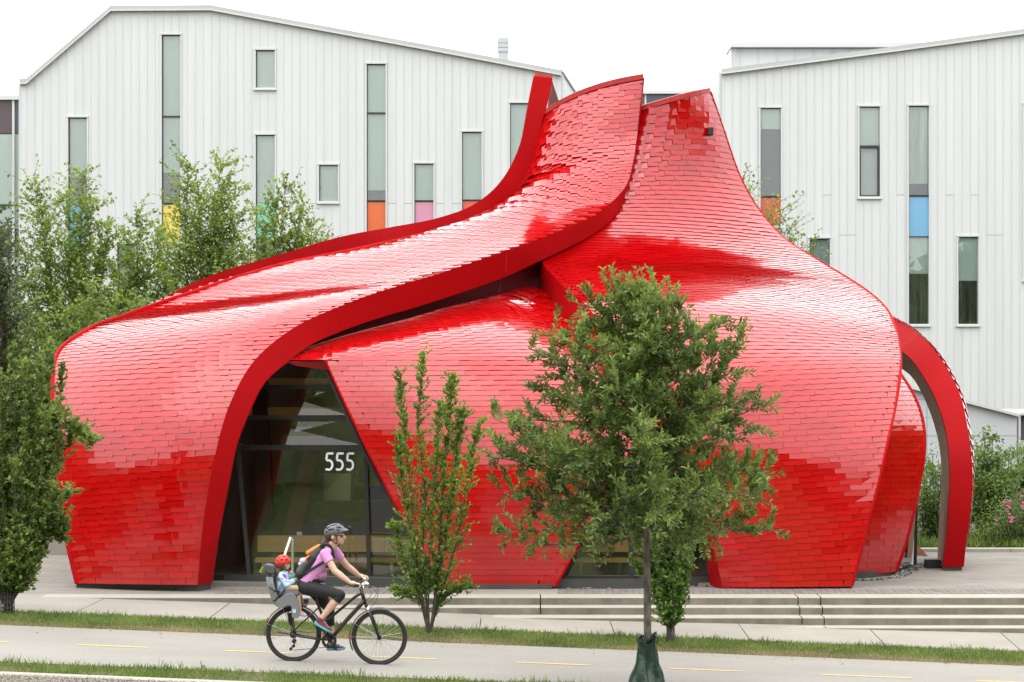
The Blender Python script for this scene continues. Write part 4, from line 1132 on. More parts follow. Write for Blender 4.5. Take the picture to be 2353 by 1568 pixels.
# 555
def digit5(x0, z0, wd, ht, sw_):
    """outline of a light sans-serif figure five: flag, slanted stem and bowl as one stroke"""
    pts = []
    cx, cz = x0 + wd * .36, z0 + ht * .315; rx, rz = wd * .56, ht * .315
    top_ = [(x0 + wd * .93, z0 + ht - sw_ / 2), (x0 + wd * .20, z0 + ht - sw_ / 2), (x0 + wd * .12, z0 + ht * .585)]
    bowl = []
    for i in range(15):
        a = math.radians(108 - i * (108 + 118) / 14)
        bowl.append((cx + (rx - sw_/2) * math.cos(a) + wd * .02, cz + (rz - sw_/2) * math.sin(a)))
    bowl.append((x0 + wd * .03, z0 + ht * .045 + sw_ * .1))
    return [top_[:2], top_[1:], [top_[2]] + bowl]
A, B_ = P(748, 1082, 35.17), P(815, 1040, 35.12)
W3 = B_.x - A.x; H5 = B_.z - A.z
for k in range(3):
    mb = MB(); x0 = A.x + W3 * (k * .355); wd = W3 * .29; sw_ = H5 * .115
    Yd = 35.15 - 0.012 * k
    for stroke in digit5(x0, A.z, wd, H5, sw_):
        n = len(stroke); L = []; R_ = []
        for i in range(n):
            a = Vector(stroke[max(0, i - 1)]); b = Vector(stroke[min(n - 1, i + 1)]); d = (b - a).normalized(); nn = Vector((-d.y, d.x)) * sw_ / 2
            p = Vector(stroke[i])
            if n == 2: p = p - d * sw_ * .5 if i == 0 and k >= 0 and stroke[0][0] < stroke[1][0] else p
            L.append(p + nn); R_.append(p - nn)
        vs = [(p.x, Yd - .008, p.y) for p in L] + [(p.x, Yd - .008, p.y) for p in R_] + [(p.x, Yd, p.y) for p in L] + [(p.x, Yd, p.y) for p in R_]
        fs = []
        for i in range(n - 1):
            fs += [(i, i+1, n+i+1, n+i), (2*n+i, 3*n+i, 3*n+i+1, 2*n+i+1), (i, 2*n+i, 2*n+i+1, i+1), (n+i, n+i+1, 3*n+i+1, 3*n+i)]
        fs += [(0, n, 3*n, 2*n), (n-1, 3*n-1, 4*n-1, 2*n-1)]
        mb.add(vs, fs)
    mb.build('house_number', M['white_num'], gl)

# ---- what shows through the glass
inn = empty('interior', (0, 38, ZP)); inn.parent = pav; inn.matrix_parent_inverse = world_of(pav).inverted()
MB().box2((-5.2, 35.0, .2), (4.6, 44.5, .30)).build('floor', M['interior_floor'], inn)
mb = MB(); vs = []
arc = [(-5.2, 36.8), (-4.4, 39.6), (-2.6, 41.4), (0, 41.8), (2.6, 41.2), (4.6, 39.6), (5.2, 37.2)]
for x, y in arc: vs += [(x, y, .25), (x, y, 4.2)]
mb.add(vs, [(2*i, 2*i+2, 2*i+3, 2*i+1) for i in range(len(arc) - 1)]); mb.build('back_wall', M['interior'], inn)
MB().box2((-4.0, 37.6, 4.2), (3.2, 40.8, 4.28)).build('ceiling', M['interior'], inn)
for z, y in [(2.95, 37.0), (3.45, 37.5), (3.9, 38.2)]:
    MB().box2((-4.5, y, z), (0.5, y + .5, z + .14)).build('beam', M['plywood'], inn)
bench = [(-4.75, -.05, 36.0)]
for (xa, xb) in [(-4.2, -1.05), (1.0, 2.9)]:
    n = 3
    for i in range(n):
        a, b = xa + (xb - xa) * i / n + .004, xa + (xb - xa) * (i + 1) / n - .004
        MB().box2((a, 35.85, .73), (b, 35.88, 1.0)).build('bench_back', M['plywood'], inn)
        MB().box2((a, 35.5, .585), (b, 35.82, .645)).build('bench_seat', M['plywood'], inn)
        MB().box2((a + .1, 35.6, .3), (a + .15, 35.7, .585)).build('bench_leg', M['steel'], inn)
# counter with a back bar, bags and cards
MB().box2((-3.6, 39.6, .3), (-1.9, 40.3, 1.35)).build('counter', M['interior_floor'], inn)
MB().box2((-3.5, 41.0, 1.55), (-2.0, 41.4, 1.6)).build('shelf', M['plywood'], inn)
MB().box2((-3.45, 39.8, 1.35), (-2.95, 40.2, 1.85)).build('espresso_machine', M['steel'], inn)
for k in range(3):
    MB().box2((-3.3 + .24 * k, 41.05, 1.6), (-3.13 + .24 * k, 41.2, 1.86)).build('coffee_bag', [M['corten'], M['plywood'], M['soffit_red']][k], inn)
    MB().box2((-3.26 + .24 * k, 41.0, 1.61), (-3.18 + .24 * k, 41.02, 1.69)).build('price_card', M['white_num'], inn)
MB().box((-2.5, 41.0, 1.78), (.15, .02, .3), Matrix.Rotation(.14, 3, 'Y')).build('menu_card', M['white_num'], inn)
MB().box2((-2.35, 40.9, 1.3), (-1.6, 41.0, 1.6)).build('notice_board', M['trim'], inn)
for (u, v) in [(694, 1226), (963-0, 1228)]:
    p = P(u * .0 + u, v, 36.3); MB().box((p.x, 35.84, 1.035), (.085, .02, .06)).build('table_card', M['white_num'], inn)
bar(MB(), (-3.95, 37.4, .3), (-2.95, 38.0, 4.4), .28, .3).build('column', M['soffit_red'], inn)
bar(MB(), (-4.15, 37.0, .3), (-4.35, 37.2, 4.4), .26, .3).build('column', M['black'], inn)
bar(MB(), (-4.2, 38.4, .3), (-3.1, 38.4, 4.4), .30, .3).build('column', M['black'], inn)
# pebbles round the foot of petal G and the glass
mb = MB(); cur = [q(1958, 36.15), q(2010, 36.25), q(2060, 36.75), q(2100, 38.4), q(2106, 39.2)]
cur2 = [q(1300, 34.52), q(1640, 34.98)]; cur3 = [q(495, 35.28), q(1010, 34.55)]
def scatter(cur, n, wd):
    for i in range(n):
        f = random.random() * (len(cur) - 1); k = min(int(f), len(cur) - 2); f -= k
        x = cur[k][0] + (cur[k+1][0] - cur[k][0]) * f; y = cur[k][1] + (cur[k+1][1] - cur[k][1]) * f
        x += random.uniform(-.2, .2) * wd; y -= random.random() ** 1.3 * .5 * wd
        r = random.uniform(.010, .022)
        mb.ell((x, y, ZP + r * .4), (r * 1.2, r, r * .75), 5, 3)
scatter(cur, 420, .55); scatter(cur2, 60, .12); scatter(cur3, 90, .12)
o = mb.build('gravel', M['gravel']); o['kind'] = 'stuff'; o['label'] = 'loose grey pebbles along the foot of the red pavilion'
# ================================================================ PLANTS
def leaf_mesh(name, pos, dirs, nrm, L, W, tint, m, shape='oval', fold=0.25, parent=None):
    """one mesh of many folded leaves; pos, dirs, nrm are (n,3); L, W, tint are (n,)"""
    n = len(pos)
    if n > 200:                              # lighter and darker clumps through a crown
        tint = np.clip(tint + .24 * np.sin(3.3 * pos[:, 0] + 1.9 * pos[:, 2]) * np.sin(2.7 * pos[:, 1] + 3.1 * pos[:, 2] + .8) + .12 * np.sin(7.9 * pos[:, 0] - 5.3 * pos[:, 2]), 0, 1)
    dirs = dirs / (np.linalg.norm(dirs, axis=1, keepdims=True) + 1e-9)
    side = np.cross(dirs, nrm); side /= np.linalg.norm(side, axis=1, keepdims=True) + 1e-9
    nn = np.cross(side, dirs)
    L_ = L[:, None]; W_ = W[:, None]
    if shape == 'oval':
        prof = [(0.0, 0), (0.38, .5), (0.72, .42), (1.0, 0)]
        P0 = pos
        a = pos + dirs * L_ * .35 + side * W_ * .42 + nn * W_ * fold
        b = pos + dirs * L_ * .72 + side * W_ * .45 + nn * W_ * fold
        t = pos + dirs * L_ - nn * L_ * 0.06
        c = pos + dirs * L_ * .72 - side * W_ * .45 + nn * W_ * fold
        d = pos + dirs * L_ * .35 - side * W_ * .42 + nn * W_ * fold
        V = np.stack([P0, a, b, t, c, d], 1).reshape(-1, 3)
        base = (np.arange(n) * 6)[:, None]
        F = np.concatenate([base + np.array([0, 1, 2, 3]), base + np.array([0, 3, 4, 5])], 1).reshape(-1, 4)
        k = 6
    else:
        a = pos + dirs * L_ * .4 + side * W_ * .5 + nn * W_ * fold
        t = pos + dirs * L_
        c = pos + dirs * L_ * .4 - side * W_ * .5 + nn * W_ * fold
        V = np.stack([pos, a, t, c], 1).reshape(-1, 3)
        base = (np.arange(n) * 4)[:, None]
        F = np.concatenate([base + np.array([0, 1, 2]), base + np.array([0, 2, 3])], 1).reshape(-1, 3)
        k = 4
    me = bpy.data.meshes.new(name)
    fs = F.shape[1]
    me.vertices.add(len(V)); me.vertices.foreach_set('co', V.astype(np.float32).ravel())
    me.loops.add(F.size); me.loops.foreach_set('vertex_index', F.astype(np.int32).ravel())
    me.polygons.add(len(F)); me.polygons.foreach_set('loop_start', np.arange(0, F.size, fs, dtype=np.int32)); me.polygons.foreach_set('loop_total', np.full(len(F), fs, dtype=np.int32))
    at = me.attributes.new('tint', 'FLOAT', 'POINT'); at.data.foreach_set('value', np.repeat(tint, k).astype(np.float32))
    me.materials.append(M[m]); me.update(calc_edges=True)
    return link(name, me, parent)
def rvec(r, n=None):
    v = r.normal(size=(n, 3) if n else 3); return v / np.linalg.norm(v, axis=-1, keepdims=True)
def grow(r, p, d, L, n, wob=0.12, up=0.0, droop=0.0):
    """a wandering branch line"""
    pts = [np.array(p, float)]; d = np.array(d, float); d /= np.linalg.norm(d)
    for i in range(n):
        d = d + r.normal(size=3) * wob + np.array([0, 0, up - droop * (i / n)]); d /= np.linalg.norm(d)
        pts.append(pts[-1] + d * L / n)
    return np.array(pts)
def tree(name, seed, base, label, cat, leafmat, bark, trunk, limbs, twig, leaf, group=None, n_single=0, ltype='oval', up_leaf=0.3, stuff=True):
    """trunk: (points, r0, r1); limbs: list of (start point on trunk, direction, length, r); twig: (per metre, length, sub count, up, angle); leaf: (per twig, L, W, spread)"""
    r = np.random.default_rng(seed)
    base = Vector(base)
    root = empty(name, base, label, cat, group)
    wood = MB()
    pts, r0, r1 = trunk
    tp = [np.array(p, float) for p in pts]
    wood.tube([tuple(p) for p in tp], list(np.linspace(r0, r1, len(tp))), 9)
    wood.build('trunk', M[bark], root, smooth=True)
    br_ = MB()
    LP, LD, LN = [], [], []
    per, tl, up, ang, zs = twig
    nl, LL, LW, sp = leaf
    for (s, d, L, rr) in limbs:
        n = max(4, int(L / .22))
        bl = grow(r, s, d, L, n, wob=zs[0], up=zs[1], droop=zs[2])
        br_.tube([tuple(p) for p in bl], list(np.linspace(rr, rr * .25, len(bl))), 5, caps=False)
        m = max(3, int(L * per))
        for i in range(m):
            f = (0.10 + 0.90 * (i + r.random()) / m)
            x = f * (len(bl) - 1); k = min(int(x), len(bl) - 2); p = bl[k] + (bl[k+1] - bl[k]) * (x - k)
            bd = bl[k+1] - bl[k]; bd /= np.linalg.norm(bd)
            sd_ = np.cross(bd, rvec(r)); sd_ /= np.linalg.norm(sd_) + 1e-9
            a = math.radians(ang * (0.6 + .7 * r.random()))
            td = bd * math.cos(a) + sd_ * math.sin(a); td = td + np.array([0, 0, up])
            tlen = tl * (0.55 + .8 * r.random()) * (1.15 - .55 * f)
            tw = grow(r, p, td, tlen, 4, wob=.16, up=up * .3)
            br_.tube([tuple(q_) for q_ in tw], [rr * .22, rr * .18, rr * .14, rr * .1, rr * .06], 3, caps=False)
            c = max(2, int(nl * (0.6 + .8 * r.random())))
            for j in range(c):
                g = (j + r.random()) / c * 4; k2 = min(int(g), 3); q_ = tw[k2] + (tw[k2+1] - tw[k2]) * (g - k2)
                dd = tw[k2+1] - tw[k2]; dd /= np.linalg.norm(dd) + 1e-9
                ph = j * 2.4 + r.random()
                u_ = np.cross(dd, [0, 0, 1.0]); u_ /= np.linalg.norm(u_) + 1e-9; v_ = np.cross(dd, u_)
                ld = dd * .75 + (u_ * math.cos(ph) + v_ * math.sin(ph)) * sp + np.array([0, 0, up_leaf])
                LP.append(q_); LD.append(ld)
    br_.build('branches', M[bark], root, smooth=True)
    LP = np.array(LP); LD = np.array(LD); n = len(LP)
    LN = np.array([0, 0, 1.0]) + r.normal(size=(n, 3)) * .55
    ll = LL * r.uniform(.65, 1.2, n); lw = LW * r.uniform(.75, 1.15, n)
    tint = np.clip(r.normal(.42, .22, n), 0, 1)
    if n_single:
        y = LP[:, 1]; cand = np.argsort(y + r.random(n) * .9)[:n_single]
        one = leaf_mesh('leaf', np.zeros((1, 3)), np.array([[1., 0, 0]]), np.array([[0, 0, 1.]]), np.array([LL]), np.array([LW]), np.array([.6]), leafmat)
        me1 = one.data; bpy.data.objects.remove(one)
        me2 = me1.copy(); me2.attributes['tint'].data.foreach_set('value', np.full(len(me2.vertices), .3, np.float32))
        me3 = me1.copy(); me3.attributes['tint'].data.foreach_set('value', np.full(len(me3.vertices), .85, np.float32))
        for ii in cand:
            X = Vector(LD[ii]).normalized(); Y_ = Vector(LN[ii]).cross(X).normalized(); Z = X.cross(Y_)
            rot = Matrix((X, Y_, Z)).transposed()
            o = bpy.data.objects.new('leaf', [me1, me2, me3][ii % 3]); COL.objects.link(o)
            o.parent = root; o.matrix_parent_inverse = world_of(root).inverted()
            sc = ll[ii] / LL
            o.matrix_basis = Matrix.Translation(Vector(LP[ii])) @ rot.to_4x4() @ Matrix.Scale(sc, 4)
        keep = np.ones(n, bool); keep[cand] = False
        LP, LD, LN, ll, lw, tint = LP[keep], LD[keep], LN[keep], ll[keep], lw[keep], tint[keep]
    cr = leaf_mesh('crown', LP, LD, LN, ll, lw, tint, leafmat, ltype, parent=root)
    cr['kind'] = 'stuff'
    print(name, n, 'leaves')
    return root
def limbs_env(r, base, z0, z1, n, env, elev, rr, jitter=.15, asym=None, x_lean=0.0):
    """limbs that leave a straight trunk and end on an outline; env(h)->reach, elev(h)->degrees above the horizon, h in 0..1"""
    out = []
    for i in range(n):
        h = (i + r.random() * .8) / n
        z = z0 + (z1 - z0) * h
        az = i * 2.39996 + r.normal() * .25
        e = math.radians(elev(h) + r.normal() * 6)
        reach = env(h) * (1 + r.normal() * jitter)
        if asym: reach *= asym(az, h)
        L = max(.12, reach / max(.25, math.cos(e)))
        out.append(((base[0] + x_lean * h, base[1], z), (math.cos(az) * math.cos(e), math.sin(az) * math.cos(e), math.sin(e)), L, rr * (1 - .6 * h)))
    return out
def gz(x): return plane_z(x)

# ---- the young tree in front, with its watering bag
def px(u, v, Y): p = P(u, v, Y); return (p.x, p.y, p.z)
r = np.random.default_rng(11)
TY = 25.3; tx = ux(1487, TY); tz = gz(tx)
trunk_pts = [px(1489, 1600, TY), px(1488, 1450, TY), px(1486, 1250, TY), px(1482, 1050, TY), px(1474, 850, TY), px(1464, 745, TY), px(1452, 680, TY)]
z_of = lambda v: P(0, v, TY).z
def env_f(h):          # reach of the crown from low to high
    pts = [(0, 1.45), (.10, 1.60), (.22, 1.50), (.35, 1.26), (.5, 1.08), (.62, .84), (.75, .58), (.88, .32), (1, .10)]
    return float(np.interp(h, [a for a, _ in pts], [b * 1.08 for _, b in pts]))
base_c = (ux(1480, TY), TY, 0)
lim = limbs_env(r, base_c, z_of(1222), z_of(695), 110, env_f, lambda h: -13 + 60 * h ** .8, .017, .12)
# a few long arms that break the outline
for (u0, v0, u1, v1) in [(1483, 1110, 1075, 1075), (1483, 1200, 1110, 1255), (1480, 980, 1150, 975), (1476, 900, 1175, 858), (1483, 1215, 1825, 1195), (1482, 1150, 1790, 1085), (1478, 960, 1755, 915), (1470, 800, 1700, 760), (1460, 720, 1310, 715), (1480, 1080, 1200, 1160), (1483, 1230, 1190, 1300), (1478, 1040, 1780, 1160)]:
    A, B_ = np.array(px(u0, v0, TY)), np.array(px(u1, v1, TY - .25 + .5 * r.random())); lim.append((A, B_ - A, float(np.linalg.norm(B_ - A)) * .93, .02))
tree('young_tree', 11, (tx, TY, tz), 'young tree with a dense crown of oval leaves, its foot in a green watering bag', 'tree', 'leaf_oak', 'bark',
     (trunk_pts, .052, .012), lim, (11, .40, .12, 55, (.08, .04, .03)), (24, .086, .033, .85), n_single=300)
# watering bag
wb = empty('watering_bag', (tx, TY, tz), 'dark green zipped watering bag wrapped round the foot of the young tree', 'watering bag')
mb = MB(); n, k = 28, 40; vs = []
for i in range(n + 1):
    f = i / n; v = 1592 - (1592 - 1462) * f
    c = P(1488 - 1.5 * (1 - f), v, TY)
    hw = float(np.interp(f, [0, .12, .3, .55, .8, .93, 1], [.225, .225, .185, .135, .110, .104, .112]))
    for j in range(k):
        a = 2 * math.pi * j / k
        fold = 1 + .075 * math.sin(3 * a + 5 * f + 1.5 * math.sin(4 * f + a)) * (.3 + f) + .05 * math.sin(7 * a - 6 * f) + .03 * math.sin(13 * a + 15 * f)
        dz = (.045 * math.cos(a) - .03 * math.sin(a * 2) if i == n else 0) - (0.05 * max(0, math.sin(-a)) ** 8 if i >= n - 1 else 0)
        vs.append((c.x + math.cos(a) * hw * fold, c.y + math.sin(a) * hw * .85 * fold, c.z + dz))
mb.add(vs, [(i * k + j, i * k + (j + 1) % k, (i + 1) * k + (j + 1) % k, (i + 1) * k + j) for i in range(n) for j in range(k)])
M['bag'] = mat('green_woven_plastic', (0.012, 0.036, 0.019), rough=0.30, nscale=8, namp=0.3, bump=1.0, bscale=9)
ob = mb.build('bag_wall', M['bag'], wb, smooth=True)
zp = [P(1487 + 1.5 * math.sin(i * .7), 1592 - 118 * i / 16, TY) for i in range(17)]
zl = []
for i, p in enumerate(zp):
    hw = float(np.interp(i / 16 * .91, [0, .12, .3, .55, .8, .93, 1], [.225, .225, .185, .135, .110, .104, .112]))
    zl.append((p.x, TY - hw * .85 * 1.045 - .004, p.z))
MB().tube(zl, .008, 5).build('zip', M['black'], wb)
for s_, u in ((-1, 1471), (1, 1503)):
    p = P(u, 1464, TY); c_ = []
    for i in range(13):
        a = math.pi * i / 12
        c_.append((p.x + s_ * .012 * math.sin(i), p.y - .05 - .03 * math.sin(a * 2), p.z - .06 + .10 * math.sin(a) + (.015 * i / 12) * s_))
    MB().tube([(x + .03 * math.cos(math.pi * i / 12) * s_, y, z) for i, (x, y, z) in enumerate(c_)], .018, 5, squash=(1, .35)).build('strap', M['bag'], wb, smooth=True)

# ---- narrow trees along the grass strip
def guard(parent, c, r_, h):
    mb = MB(); nseg = 14
    for j in range(nseg):
        a = 2 * math.pi * j / nseg; x, y = math.cos(a), math.sin(a)
        mb.box((c[0] + x * r_, c[1] + y * r_, c[2] + h / 2), (.012, .012, h))
    for i in range(6):
        z = c[2] + h * (i + .3) / 5.6; pts = [(c[0] + math.cos(2 * math.pi * j / 14) * r_, c[1] + math.sin(2 * math.pi * j / 14) * r_, z) for j in range(15)]
        mb.tube(pts, .008, 4, caps=False)
    mb.build('trunk_guard', M['plinth'], parent)
# open upright tree left of the middle
r = np.random.default_rng(21); Y2 = 30.1
bx = ux(985, Y2); bz = gz(bx)
lim = []
stems = [[(985,1455),(975,1390),(955,1300),(948,1180),(940,1080),(930,990),(925,925),(922,860)],[(987,1455),(980,1380),(972,1250),(978,1150),(968,1050),(960,960),(970,880),(972,812)],
         [(988,1455),(1000,1360),(1012,1230),(1018,1120),(1030,1010),(1036,930),(1040,870)],[(988,1455),(1005,1350),(1030,1200),(1045,1090),(1052,1000),(1062,950)],[(988,1455),(1012,1370),(1048,1250),(1070,1130),(1085,1040),(1102,975)],
         [(984,1455),(960,1360),(930,1290),(915,1230),(908,1215)],[(985,1455),(965,1380),(930,1370),(903,1356)],[(988,1455),(1010,1390),(1050,1360),(1078,1355)],[(986,1455),(985,1350),(990,1220),(1000,1100),(1008,1000),(1012,930)],[(985,1450),(962,1330),(945,1230),(928,1140),(918,1060),(920,1010)]]
def stem_tree(name, seed, base, stems, Y, label, leafmat, bark, per, tl, leaf, rr, dens=None, group=None, n_single=0, up_leaf=.35):
    r = np.random.default_rng(seed)
    root = empty(name, base, label, 'tree', group)
    wood = MB(); LP = []; LD = []
    for si, stpx in enumerate(stems):
        yo = r.normal() * .22
        pts = np.array([px(u, v, Y) for u, v in stpx]); k = np.linspace(0, 1, len(pts)); pts[:, 1] += yo * k
        bl = cubic(k, pts, np.linspace(0, 1, 26)); L = np.linalg.norm(np.diff(bl, axis=0), axis=1).sum()
        wood.tube([tuple(p) for p in bl], list(np.linspace(rr * (1 if L > .6 else .5), rr * .15, 26)), 6, caps=False)
        m = int(L * per * (dens[si] if dens else 1))
        for i in range(m):
            f = .16 + .84 * (i + r.random()) / m; x = f * 25; k_ = min(int(x), 24); p = bl[k_] + (bl[k_+1] - bl[k_]) * (x - k_)
            bd = bl[k_+1] - bl[k_]; bd /= np.linalg.norm(bd); sd_ = np.cross(bd, rvec(r)); sd_ /= np.linalg.norm(sd_)
            a = math.radians(30 + 35 * r.random() + (18 if tl > .6 else 0)); td = bd * math.cos(a) + sd_ * math.sin(a) + np.array([0, 0, .15])
            tlen = tl * (.3 + r.random()) * (1.1 - .6 * f)
            tw = grow(r, p, td, tlen, 4, .14, .03)
            wood.tube([tuple(q_) for q_ in tw], [rr * .2, rr * .16, rr * .13, rr * .1, rr * .06], 3, caps=False)
            c = max(2, int(leaf[0] * (.5 + r.random())))
            for j in range(c):
                g = (j + r.random()) / c * 4; k2 = min(int(g), 3); q_ = tw[k2] + (tw[k2+1] - tw[k2]) * (g - k2)
                dd = tw[k2+1] - tw[k2]; dd /= np.linalg.norm(dd) + 1e-9
                LP.append(q_); LD.append(dd * .5 + rvec(r) * leaf[3] + np.array([0, 0, up_leaf]))
    b0 = np.array(base); wood.build('trunk', M[bark], root, smooth=True)
    LP, LD = np.array(LP), np.array(LD); n = len(LP)
    LN = np.array([0, 0, 1.0]) + r.normal(size=(n, 3)) * .6
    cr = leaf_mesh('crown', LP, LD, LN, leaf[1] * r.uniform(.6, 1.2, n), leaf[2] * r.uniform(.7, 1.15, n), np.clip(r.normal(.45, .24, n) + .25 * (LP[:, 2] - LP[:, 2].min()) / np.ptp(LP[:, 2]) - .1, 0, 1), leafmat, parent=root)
    cr['kind'] = 'stuff'
    print(name, n)
    return root
stem_tree('upright_tree', 22, (bx, Y2, bz), stems, Y2, 'thin upright tree with several bare red-brown stems, in the grass just right of the cyclist', 'leaf_fresh', 'bark_dark', 32, .29, (10, .056, .038, .7), .017, [1, .9, 1.6, 1.8, 1.3, 1.2, 1.8, 1.8, 1.2, 1.2], 'narrow trees in the grass strip')
# dense narrow tree right behind the watering bag
Y3 = 30.3; bx3 = ux(1541, Y3)
r = np.random.default_rng(31)
st3 = []
for i in range(22):
    t_ = (i + .5) / 22; off = (t_ - .5) * 2
    top_u = 1545 + off * 68 + r.normal() * 8; top_v = 1100 + r.random() * 120 + abs(off) * 60
    st3.append([(1540, 1468), (1541 + off * 14, 1420), (1541 + off * 36, 1340), (1543 + off * 58, 1240), (top_u, top_v)])
st3 += [[(1541, 1440), (1505, 1370), (1478, 1320), (1448, 1285)], [(1541, 1430), (1500, 1330), (1470, 1270), (1455, 1230)]]
t3 = stem_tree('narrow_tree', 32, (bx3, Y3, gz(bx3)), st3, Y3, 'dense narrow round-leaved tree partly behind the young tree, with a guard at its trunk', 'leaf_beech', 'bark_dark', 26, .20, (9, .060, .046, .7), .016, None, 'narrow trees in the grass strip')
tk = MB(); tk.tube([px(1540, 1482, Y3), px(1541, 1455, Y3), px(1543, 1410, Y3)], [.075, .062, .04], 10); tk.build('lower_trunk', M['bark'], t3, smooth=True)
c = P(1535, 1478, Y3); MB().box((c.x, Y3 - .075, c.z + .11), (.055, .012, .2)).build('trunk_guard', M['plinth'], t3)
# tree at the left edge
Y4 = 30.5; bx4 = ux(17, Y4)
r = np.random.default_rng(41); st4 = []
for i in range(66):
    off = r.uniform(-1.25, 1.05); a = r.random()
    top_v = 770 + 560 * a ** 1.2 * (1 if abs(off) < .6 else 1.1); wdt = float(np.interp(top_v, [760, 850, 1000, 1200, 1330], [78, 122, 132, 128, 80]))
    st4.append([(17, 1400), (18 + off * wdt * .25, 1340), (18 + off * wdt * .55, 1250 - 40 * (1 - a)), (18 + off * wdt * .85, (1250 + top_v) / 2 - 30), (18 + off * wdt, top_v)])
st4 += [[(20, 1380), (70, 1200), (120, 1080), (165, 1000), (207, 1018)], [(20, 1380), (60, 1230), (100, 1170), (150, 1215)], [(20, 1390), (40, 1330), (60, 1310), (66, 1290)], [(20, 1370), (60, 1100), (110, 960), (170, 985), (195, 1000)], [(20, 1390), (60, 1290), (110, 1240), (146, 1238)]]
t4 = stem_tree('narrow_tree', 42, (bx4, Y4, gz(bx4)), st4, Y4, 'full leafy street tree cut by the left edge, with a mesh guard round its trunk', 'leaf_oak', 'bark_dark', 26, .30, (13, .072, .042, .75), .016, None, 'narrow trees in the grass strip')
tk = MB(); tk.tube([px(18, 1420, Y4), px(18, 1380, Y4), px(19, 1330, Y4)], [.07, .06, .045], 10); tk.build('lower_trunk', M['bark_dark'], t4, smooth=True)
guard(t4, (bx4, Y4, gz(bx4)), .095, .40)

# ---- birches behind the pavilion at the left
def birch(seed, stems, Y, label, dens=1.0, name='birch_tree', leafmat='leaf_birch', lsz=(.085, .062), per=17, tl=1.2, nl=13):
    b0 = px(stems[0][0][0], stems[0][0][1], Y)
    return stem_tree(name, seed, (b0[0], Y, .27), stems, Y, label, leafmat, 'bark_birch', per * dens, tl, (nl, lsz[0], lsz[1], .95), .03, None, 'birches behind the pavilion' if name == 'birch_tree' else None, up_leaf=-.15)
def fan(seed, foot, tips, bend=.35):
    r = np.random.default_rng(seed); out = []
    for (u, v) in tips:
        m1 = (foot[0] + (u - foot[0]) * .12 + r.normal() * 6, foot[1] + (v - foot[1]) * .38); m2 = (foot[0] + (u - foot[0]) * .62 + r.normal() * 8, foot[1] + (v - foot[1]) * .72)
        out.append([foot, m1, m2, (u, v)])
    return out
birch(51, fan(1, (165, 1262), [(80, 415), (105, 480), (188, 392), (205, 470), (230, 560), (62, 580), (255, 520), (40, 690), (270, 640), (150, 560), (120, 640), (300, 700), (20, 760), (150, 440)]), 47.0, 'birch with two leading shoots in front of the blue window panel', 1.15)
birch(52, fan(2, (330, 1262), [(318, 492), (300, 540), (360, 520), (385, 560), (270, 610), (420, 610), (340, 600), (240, 690), (400, 680), (300, 680)]), 48.0, 'low birch below the yellow window panel', 1.1)
birch(53, fan(3, (475, 1262), [(432, 372), (505, 362), (455, 430), (520, 430), (415, 470), (490, 480), (545, 500), (440, 560), (560, 580), (400, 600), (520, 600)]), 46.5, 'tall birch with two pointed tops right of the yellow window panel', 1.1)
birch(54, fan(4, (600, 1262), [(658, 424), (690, 480), (720, 520), (635, 470), (600, 520), (610, 590), (560, 600), (665, 545), (540, 640)]), 45.5, 'birch leaning right towards the red roof edge', 1.1)
birch(57, fan(7, (70, 1262), [(30, 760), (60, 700), (100, 740), (10, 830), (130, 800), (150, 850), (80, 860), (40, 900)]), 44.5, 'shorter birch low at the left between the street tree and the pavilion', 1.1)
birch(58, fan(8, (230, 1262), [(215, 660), (180, 720), (260, 690), (300, 740), (170, 780), (240, 760), (340, 700), (140, 700)]), 45.0, 'bushy birch just behind the left shoulder of the pavilion', 1.2)
birch(55, fan(5, (1700, 1262), [(1712, 400), (1722, 430), (1782, 462), (1800, 480), (1815, 515), (1765, 500), (1830, 560), (1855, 565), (1868, 575), (1740, 560)]), 47.5, 'birch whose twig tips show over the right slope of the red roof', .75, nl=6)
birch(56, fan(6, (-12, 1262), [(-2, 480), (4, 540), (-16, 520), (2, 600), (8, 640), (-26, 640), (6, 720), (10, 780), (-5, 800)]), 43.0, 'dark narrow tree at the left edge in front of the glazed building', 1.1, 'dark_tree', 'leaf_dark', (.08, .05))
tkb = MB().tube([px(122, 1262, 44), px(123, 1170, 44), px(124, 1050, 44), px(126, 900, 44)], [.075, .07, .06, .03], 9)
o = empty('birch_tree', px(122, 1262, 44), 'bare brown birch trunk between the street tree and the left petal', 'tree', 'birches behind the pavilion'); tkb.build('trunk', M['bark_birch'], o, smooth=True)

